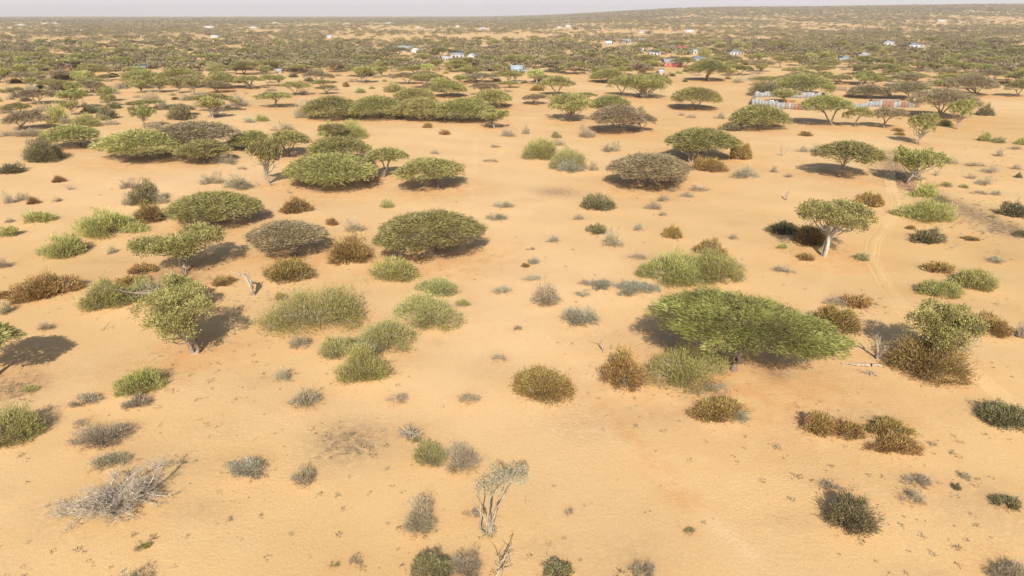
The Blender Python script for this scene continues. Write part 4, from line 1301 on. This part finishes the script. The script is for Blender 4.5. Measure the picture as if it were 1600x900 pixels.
# ------------------------------------------------------------ houses and fences
def box(mb, x0, x1, y0, y1, z0, z1):
    V = [(x, y, z) for z in (z0, z1) for y in (y0, y1) for x in (x0, x1)]
    mb.add(V, [(0, 2, 3, 1), (4, 5, 7, 6), (0, 1, 5, 4), (2, 6, 7, 3), (0, 4, 6, 2), (1, 3, 7, 5)])
def meshobj(name, mb, m, parent): return obj(name, mb.mesh(name, m), parent)
def house(x0, y0, x1, y1, label, roof='tin', wall='wall_white', style='gable', rz=0, wins=2, cat='house', name='tin_roofed_house', group='scattered houses', dfac=.75, wallfrac=.62, wincol='opening'):
    p = at((x0 + x1) / 2, y1); s = scale_at(p)
    w = min((x1 - x0) / s, 22) * .86; h = min((y1 - y0) / s / max(math.cos(elev_at(p)), .5) * .8, 4.6); d = w * dfac
    hw = h * wallfrac; hr = max(h - hw, .35)
    e = thing(name, label, cat, Vector((p.x, p.y + d / 2, 0)), group); e.rotation_euler = (0, 0, R_(rz))
    a, b = w / 2, d / 2
    mb = MB(); box(mb, -a, a, -b, b, -.4, hw); 
    if style == 'gable':
        for sx in (-a + .002, a - .002):
            g = MB(); g.add([(sx, -b, hw), (sx, b, hw), (sx, 0, hw + hr * .93), (sx, 0, hw + hr * .93)], [(0, 1, 2, 3)])
            meshobj('gable', g, M[wall], e)
    meshobj('wall', mb, M[wall], e)
    rb = MB(); o = .35; th = .08
    if style == 'gable':
        for sy in (-1, 1):
            y_e = sy * (b + o); ze = hw - hr * o / b
            V = [(-a - o, y_e, ze), (a + o, y_e, ze), (a + o, 0, hw + hr), (-a - o, 0, hw + hr)]
            V += [(x, y, z + th) for x, y, z in V]
            rb.add(V, [(0, 1, 2, 3), (4, 5, 6, 7), (0, 1, 5, 4), (1, 2, 6, 5), (3, 0, 4, 7)])
    elif style == 'hip':
        k = .12 * a
        V = [(-a - o, -b - o, hw - .05), (a + o, -b - o, hw - .05), (a + o, b + o, hw - .05), (-a - o, b + o, hw - .05), (-k, 0, hw + hr), (k, 0, hw + hr)]
        rb.add(V, [(0, 1, 5, 4), (2, 3, 4, 5), (0, 1, 2, 3)]); rb.add(V, [(1, 2, 5, 5), (3, 0, 4, 4)])
    else:
        V = [(-a - o, -b - o, hw), (a + o, -b - o, hw), (a + o, b + o, hw + hr), (-a - o, b + o, hw + hr)]
        V += [(x, y, z + th) for x, y, z in V]
        rb.add(V, [(0, 1, 2, 3), (4, 5, 6, 7), (0, 1, 5, 4), (1, 2, 6, 5), (2, 3, 7, 6), (3, 0, 4, 7)])
    meshobj('roof', rb, M[roof], e)
    if wins:
        dm = MB(); box(dm, -a * .12, a * .12, -b - .05, -b + .01, -.1, min(2.1, hw * .85)); meshobj('door', dm, M[wincol], e)
        for i in range(wins):
            cx = a * (-.6 if i % 2 == 0 else .6) * (1 if i < 2 else .35); wd = min(.55, a * .14)
            wm = MB(); box(wm, cx - wd, cx + wd, -b - .04, -b + .01, hw * .38, hw * .8); meshobj('window', wm, M[wincol], e)
    return e
house(205, 100, 226, 111, 'tin hut with open dark front in scrub at far left', 'tin', 'wall_grey', 'shed', 14)
house(232, 96, 253, 104, 'low hut with flat pale roof right of the open tin hut', 'tin', 'wall_grey', 'shed', -6)
house(618, 69, 648, 81, 'gabled tin roofed house in trees left of centre', 'tin', 'wall_grey', 'gable', 24)
house(641, 74, 657, 83, 'white gable end shed right of the gabled tin house', 'tin_white', 'wall_white', 'gable', 60)
house(690, 86, 704, 95, 'small white walled hut left of two tin roofs', 'tin_white', 'wall_white', 'shed', 10)
house(702, 79, 726, 92, 'tin roofed house in the middle of the white compound', 'tin', 'wall_white', 'shed', 5)
house(729, 79, 747, 94, 'tall white house at the right of the white compound', 'tin', 'wall_white', 'gable', 70)
house(797, 100, 817, 116, 'blue grey tin hut with red corner near centre', 'tin_blue', 'tin_blue', 'gable', 8)
house(1036, 84, 1067, 105, 'red walled house with grey tin roof and dark red windows', 'tin', 'wall_pink', 'gable', 4, 4, wincol='door_red')
house(1029, 106, 1038, 118, 'narrow white latrine hut in front of the red walled house', 'tin_white', 'wall_white', 'shed', 0, 0, cat='hut', name='latrine_hut')
house(1056, 71, 1075, 81, 'white house with bright red roof', 'tin_red', 'wall_white', 'gable', -20)
house(1034, 71, 1057, 80, 'grey roofed house left of the bright red roof', 'tin', 'wall_grey', 'gable', 10)
house(1014, 78, 1034, 86, 'low tin shed at the left of the red roof cluster', 'tin', 'wall_grey', 'shed', 0)
house(1074, 75, 1091, 85, 'white shed right of the bright red roof', 'tin_white', 'wall_white', 'shed', -8)
house(997, 74, 1006, 81, 'little white hut at the left of the red roof cluster', 'tin_white', 'wall_white', 'gable', 0)
house(1137, 74, 1159, 87, 'pale hip roofed hut right of the red roof cluster', 'tin', 'wall_white', 'hip', 12)
house(1076, 86, 1110, 98, 'tin pyramid roof showing over the domed dark green acacia', 'tin', 'wall_grey', 'hip', 0)
house(969, 60, 987, 68, 'grey roofed house among trees left of the red roofs', 'tin', 'wall_grey', 'gable', 6)
house(997, 59, 1009, 67, 'grey roofed house, right one of the upper pair', 'tin', 'wall_grey', 'gable', 0)
house(945, 63, 957, 71, 'white hut, leftmost near the red roof cluster', 'tin_white', 'wall_white', 'gable', -10)
house(1378, 61, 1402, 71, 'white pyramid roofed building left of the grey walled house', 'tin_white', 'wall_white', 'hip', 0)
house(1415, 62, 1446, 75, 'long grey walled house with shallow pale roof, upper right', 'tin', 'wall_grey', 'hip', 6)
house(1342, 80, 1361, 91, 'white hut with pointed roof below the pyramid roofed building', 'tin_white', 'wall_white', 'hip', 0)
house(1312, 85, 1330, 97, 'dull grey pointed hut left of the white pointed hut', 'tin_blue', 'wall_grey', 'hip', 0)
house(429, 106, 440, 114, 'small white hut under acacias left of centre', 'tin_white', 'wall_white', 'shed', 0)
FAR = [(1070, 43, 1086, 50), (25, 34, 39, 39), (66, 32, 78, 36), (149, 26, 160, 31), (180, 29, 189, 33), (82, 33, 90, 36), (319, 39, 334, 43), (328, 53, 341, 59),
       (389, 38, 402, 43), (426, 32, 433, 36), (508, 53, 519, 59), (537, 33, 545, 37), (575, 30, 590, 34), (602, 32, 612, 36), (650, 39, 657, 43), (713, 37, 718, 42),
       (737, 28, 748, 32), (745, 40, 764, 45), (883, 37, 893, 42), (870, 38, 878, 43), (997, 45, 1008, 51), (1465, 27, 1479, 33), (1328, 13, 1334, 17), (1345, 15, 1353, 18),
       (1375, 13, 1383, 17), (998, 76, 1004, 80), (855, 23, 860, 27), (930, 20, 937, 24), (125, 43, 135, 48), (1495, 30, 1503, 34), (1512, 13, 1524, 17)]
for i, (a, b, c, d) in enumerate(FAR):
    third = 'left' if a < 533 else 'middle' if a < 1066 else 'right'
    house(a, b - 1, c, d + 1, pick_label('distant pale house', (a + c) / 2, (b + d) / 2, [((q[0] + q[2]) / 2, (q[1] + q[3]) / 2) for q in FAR]), 'tin_white', 'wall_white', ['gable', 'shed', 'hip'][i % 3], rnd.uniform(-20, 20), 0,
          group=f'far white houses in the {third} third', name='distant_house', wallfrac=.6)

def fence(name, label, pa, pb, ht, seed, cols, gate=None):
    a, b = at(*pa), at(*pb); L = (b - a).length; rng = random.Random(seed)
    e = thing(name, label, 'fence', a, 'sheet metal compound fences'); e.rotation_euler = (0, 0, math.atan2(b.y - a.y, b.x - a.x))
    x = 0.0
    while x < L:
        w = rng.uniform(.8, 1.5); h = ht * rng.uniform(.84, 1.08); m = rng.choice(cols); mb = MB()
        ty = rng.uniform(-.05, .05)
        V = [(x + .02, ty, -.3), (x + w - .02, ty + .03, -.3), (x + w - .02, ty + .03, h + rng.uniform(-.08, .08)), (x + .02, ty, h)]
        V += [(p_[0], p_[1] + .03, p_[2]) for p_ in V]
        mb.add(V, [(0, 1, 2, 3), (7, 6, 5, 4), (0, 4, 5, 1), (3, 2, 6, 7), (0, 3, 7, 4), (1, 5, 6, 2)])
        meshobj('panel', mb, M[m], e)
        pb_ = MB(); tube(pb_, [(x, .1, -.3), (x, .1, h + rng.uniform(.05, .4))], [.06, .05], 6); meshobj('post', pb_, M['bark_dark'], e)
        x += w
    return e
W_ = ['sheet_white', 'sheet_white', 'sheet_pale', 'sheet_grey']; X_ = ['sheet_grey', 'sheet_rust', 'sheet_pale', 'sheet_brown', 'sheet_white']
fence('sheet_fence', 'bright white run of the sheet fence at its left end', (1174, 165), (1212, 167), 2.2, 1, W_)
fence('sheet_fence', 'patched grey and rust run of the sheet fence, left part', (1212, 170), (1270, 173), 2.0, 2, X_)
fence('sheet_fence', 'patched run of the sheet fence behind the fan stemmed acacia', (1270, 172), (1352, 168), 1.5, 3, X_)
fence('sheet_fence', 'white and rust run of the sheet fence under the olive acacias', (1352, 167), (1436, 168), 2.2, 4, ['sheet_white', 'sheet_pale', 'sheet_rust', 'sheet_white'])
fence('sheet_fence', 'pale back run of the sheet fence behind the clothes line', (1180, 152), (1280, 154), 2.2, 5, W_)
fence('sheet_fence', 'pale side run of the sheet fence at its left corner', (1174, 164), (1180, 153), 2.3, 6, W_)
house(1225, 140, 1270, 153, 'low brown thatched shelter behind the left part of the fence', 'sheet_brown', 'wall_tan', 'hip', 3, 0, cat='shelter', name='thatched_shelter')
house(1362, 154, 1410, 165, 'long brown roofed shelter behind the right part of the fence', 'sheet_brown', 'wall_tan', 'gable', 0, 0, cat='shelter', name='brown_roofed_shelter', dfac=.35)
def washing(xa, xb, y, m, label):
    p = at(xa, y); q = at(xb, y); w = (q - p).length; mb = MB(); nx = 8
    V = []; 
    for j, z in enumerate((2.0, 1.3, .7)):
        for i in range(nx + 1): V.append((w * i / nx, .08 * math.sin(i * 1.9 + j) , z))
    i = np.arange(2)[:, None] * (nx + 1) + np.arange(nx)[None]
    mb.add(V, np.stack([i, i + 1, i + nx + 2, i + nx + 1], -1).reshape(-1, 4))
    o = single('hanging_cloth', mb.mesh('cloth', M[m]), label, 'laundry', p, 'laundry on the fence')
washing(1201, 1208, 165.5, 'cloth_white', 'white cloth hung over the left end of the fence')
washing(1229, 1233, 163.5, 'cloth_orange', 'orange cloth hung inside the left part of the fence')
fence('low_fence', 'low white wall run beside the blue grey tin hut', (817, 113), (836, 113), 1.6, 7, W_)
fence('low_fence', 'thin pole fence behind the fan stemmed acacia', (1300, 141), (1322, 142), 1.7, 9, ['sheet_brown'])

# ------------------------------------------------------------ scrub between the catalogued plants and the far country
for i, it in enumerate(FILL): place(it, 5000 + i)
print('counts', count)

def vnoise(x, y, seed=0):
    xi = np.floor(x).astype(np.int64); yi = np.floor(y).astype(np.int64); fx = x - xi; fy = y - yi
    fx = fx * fx * (3 - 2 * fx); fy = fy * fy * (3 - 2 * fy)
    def h(a, b):
        v = (a * 374761393 + b * 668265263 + seed * 144665) & 0x7fffffff
        v = ((v ^ (v >> 13)) * 1274126177) & 0x7fffffff
        return ((v ^ (v >> 16)) & 0xffff) / 65535.0
    return (h(xi, yi) * (1 - fx) + h(xi + 1, yi) * fx) * (1 - fy) + (h(xi, yi + 1) * (1 - fx) + h(xi + 1, yi + 1) * fx) * fy
def far_scrub():
    """the far country: a continuous wood of small trees nobody could count"""
    rng = np.random.default_rng(99)
    parts = []
    for N, d0, d1, a0, a1 in [(12500, 400, 1150, -.95, .95), (24000, 1100, 2700, -.95, .95), (33000, 2500, 7200, -.95, .05), (30000, 2000, 6600, -.02, .95)]:
        d = d0 + (d1 - d0) * rng.uniform(0, 1, N) ** 1.15; parts.append(np.stack([rng.uniform(a0, a1, N) * d, d], 1))
    XY = np.concatenate(parts); X, Y = XY[:, 0], XY[:, 1]; Z = hgt(X, Y); N = len(X)
    c, s_ = math.cos(PITCH), math.sin(PITCH); dz = Z - CAM_H; dep = Y * c - dz * s_; up = Y * s_ + dz * c
    PX = 800 + F * X / dep; PY = 450 - F * up / dep
    bm = np.zeros(N)
    for (cx_, cy_, rx, ry) in BARE: bm = np.maximum(bm, np.exp(-(((PX - cx_) / rx) ** 2 + ((PY - cy_) / ry) ** 2) * .9))
    nv = .6 * vnoise(X / 150, Y / 330, 1) + .4 * vnoise(X / 50, Y / 120, 2)
    th_ = np.where(Y < 1200, .37, np.where(Y < 2700, .40, 0)); th_ = np.where(th_ > 0, th_, np.where(X / Y > .05, .24, .28))
    ok = (rng.uniform(size=N) > bm * .95) & (nv + rng.uniform(-.22, .22, N) > th_)
    ok &= ~blocks_house(X, Y)
    near = Y < 1300
    for i in np.nonzero(ok & near)[0]:
        if (np.hypot(taken[:, 0] - X[i], taken[:, 1] - Y[i]) < taken[:, 2] + 1.5).any(): ok[i] = False
    X, Y, Z = X[ok], Y[ok], Z[ok]; N = len(X)
    kinds = ['acacia_green', 'acacia_olive', 'leafy_yellow', 'bush_green', 'shrub_grey', 'bush_brown']
    ki = rng.choice(6, N, p=[.36, .35, .06, .06, .13, .04])
    nmd = {'acacia_green': ('distant_acacia_wood', 'far off wood of green acacias spreading to the horizon'), 'acacia_olive': ('distant_olive_wood', 'far off olive coloured trees mixed through the horizon scrub'),
           'leafy_yellow': ('distant_leafy_trees', 'far off yellow green trees dotted through the horizon scrub'), 'bush_green': ('distant_green_bushes', 'far off low green bushes scattered to the horizon'),
           'shrub_grey': ('distant_dry_scrub', 'far off grey dry scrub scattered to the horizon'), 'bush_brown': ('distant_brown_scrub', 'far off rust brown scrub scattered to the horizon')}
    for k, key in enumerate(kinds):
        g = MB(); tree = k < 3
        for lo, hi, n in [(0, 800, 130), (800, 1400, 70), (1400, 2600, 36), (2600, 4200, 20), (4200, 9e3, 14)]:
            m = (ki == k) & (Y >= lo) & (Y < hi); q = int(m.sum())
            if not q: continue
            R = rng.uniform(2.6, 6.2, q) if tree else rng.uniform(1.3, 3.2, q)
            if k == 2: R = rng.uniform(2.2, 4, q)
            if lo >= 2600: R = R * 1.6
            H = R * (rng.uniform(.55, .85, q) if k < 2 else rng.uniform(.8, 1.15, q)) + (.6 if tree else 0)
            th = rng.uniform(0, 6.283, (q, n)); rr = np.sqrt(rng.uniform(0, 1, (q, n)))
            if k < 2: zz = H[:, None] * (1 - .3 * rr ** 2) - rng.uniform(0, 1, (q, n)) ** 1.5 * H[:, None] * .42
            else: zz = H[:, None] * np.sqrt(np.clip(1 - rr ** 2, .02, 1)) * rng.uniform(.35, 1, (q, n))
            P = np.stack([X[m][:, None] + np.cos(th) * rr * R[:, None], Y[m][:, None] + np.sin(th) * rr * R[:, None], Z[m][:, None] + zz], -1).reshape(-1, 3)
            D = (np.stack([np.cos(th), np.sin(th), rng.normal(size=(q, n)) * .4 + .1], -1) + rng.normal(size=(q, n, 3)) * .5).reshape(-1, 3)
            fl = .38 if n >= 70 else .55 if n >= 36 else .8
            L = np.repeat(R * fl, n); D = norm(D)
            tint = np.clip(np.repeat(.45 + rng.normal(size=q) * .2, n) + rng.normal(size=q * n) * .17, 0, 1)
            cards(g, rng, P - D * L[:, None] * .4, D, L, L * .42, tint)
            if tree and lo < 1400:       # trunks
                for x, y, z, h, r in zip(X[m], Y[m], Z[m], H, R):
                    for _ in range(2): tube(g, [(x, y, z - .2), (x + rng.normal() * r * .3, y + rng.normal() * r * .2, z + h * .75)], [.16, .08], 3, 0.0)
        nm, lb = nmd[key]
        o = obj(nm, g.mesh(nm, M['far_green'] if key == 'acacia_green' else M[key])); o['label'] = lb; o['category'] = 'scrub'; o['kind'] = 'stuff'
    print('far plants', N)
far_scrub()

def litter():
    """scraps of dry weed, twigs and seedlings strewn on the near sand"""
    rng = np.random.default_rng(7); mb = MB(); gb = MB()
    def tuft(x, y, r, n, g=False):
        z = gz(x, y); u = norm(rng.normal(size=(n, 3))); u[:, 2] = np.abs(u[:, 2]) * .6
        P = np.array([x, y, z]) + u * r * rng.uniform(.1, 1, (n, 1))
        cards(gb if g else mb, rng, P, u + rng.normal(size=(n, 3)) * .4, r * .7, r * .14 + .012, np.clip(.2 + rng.normal(size=n) * .2, 0, 1))
    for _ in range(1500):
        px, py = rng.uniform(-30, 1630), 190 + 720 * rng.uniform() ** 1.0
        p = at(px, py)
        if mnoise.noise(Vector((p.x * .06, p.y * .05, 9))) + rng.uniform(-.45, .45) < .05: continue
        tuft(p.x, p.y, rng.uniform(.06, .26) * (1.5 if rng.uniform() < .1 else 1), int(rng.integers(6, 26)), rng.uniform() < .18)
    for cx_, cy_, rx, ry, n in [(545, 690, 50, 25, 70), (1500, 335, 90, 26, 260), (1560, 358, 50, 14, 160), (1400, 250, 30, 30, 60), (1440, 300, 40, 20, 70), (25, 610, 40, 25, 60), (1540, 250, 80, 50, 90), (1500, 820, 110, 70, 22), (1340, 480, 40, 20, 40),
                                 (100, 150, 110, 30, 60), (330, 170, 70, 25, 40), (1080, 612, 60, 14, 80), (1440, 700, 60, 20, 30), (950, 370, 30, 15, 20), (400, 470, 60, 14, 30), (300, 440, 50, 14, 60)]:
        for _ in range(n):
            p = at(cx_ + rng.normal() * rx * .5, cy_ + rng.normal() * ry * .5); tuft(p.x, p.y, rng.uniform(.08, .3), int(rng.integers(8, 24)))
    for it in ITEMS:       # fallen leaves and twigs around the feet of the near plants
        if it['p'].length > 150: continue
        for _ in range(int(10 + it['R'] * 9)):
            a = rng.uniform(0, 6.28); r = it['R'] * (.75 + .35 * abs(rng.normal())); tuft(it['p'].x + math.cos(a) * r, it['p'].y + math.sin(a) * r, rng.uniform(.05, .2), int(rng.integers(5, 16)))
    for b, nm, lab, m in ((mb, 'dry_litter', 'scraps of dry weed and twigs strewn over the sand', 'shrub_grey'), (gb, 'seedlings', 'tiny green seedlings strewn over the sand', 'shrub_dark')):
        o = obj(nm, b.mesh(nm, M[m])); o['label'] = lab; o['category'] = 'ground litter'; o['kind'] = 'stuff'
litter()

# ------------------------------------------------------------ haze: one closed box round camera and scene
def haze():
    mb = MB(); box(mb, -17500, 17500, -100, 14100, -9, 150)
    m, n, l, out = mat_new('haze_air'); v = n.new('ShaderNodeVolumePrincipled')
    v.inputs['Color'].default_value = (.93, .90, .90, 1); v.inputs['Density'].default_value = 1.05e-4; v.inputs['Anisotropy'].default_value = 0
    l.new(v.outputs[0], out.inputs['Volume'])
    o = obj('haze', mb.mesh('haze', m)); o['kind'] = 'stuff'; o['label'] = 'pale dusty haze over the plain'; o['category'] = 'haze'
haze()
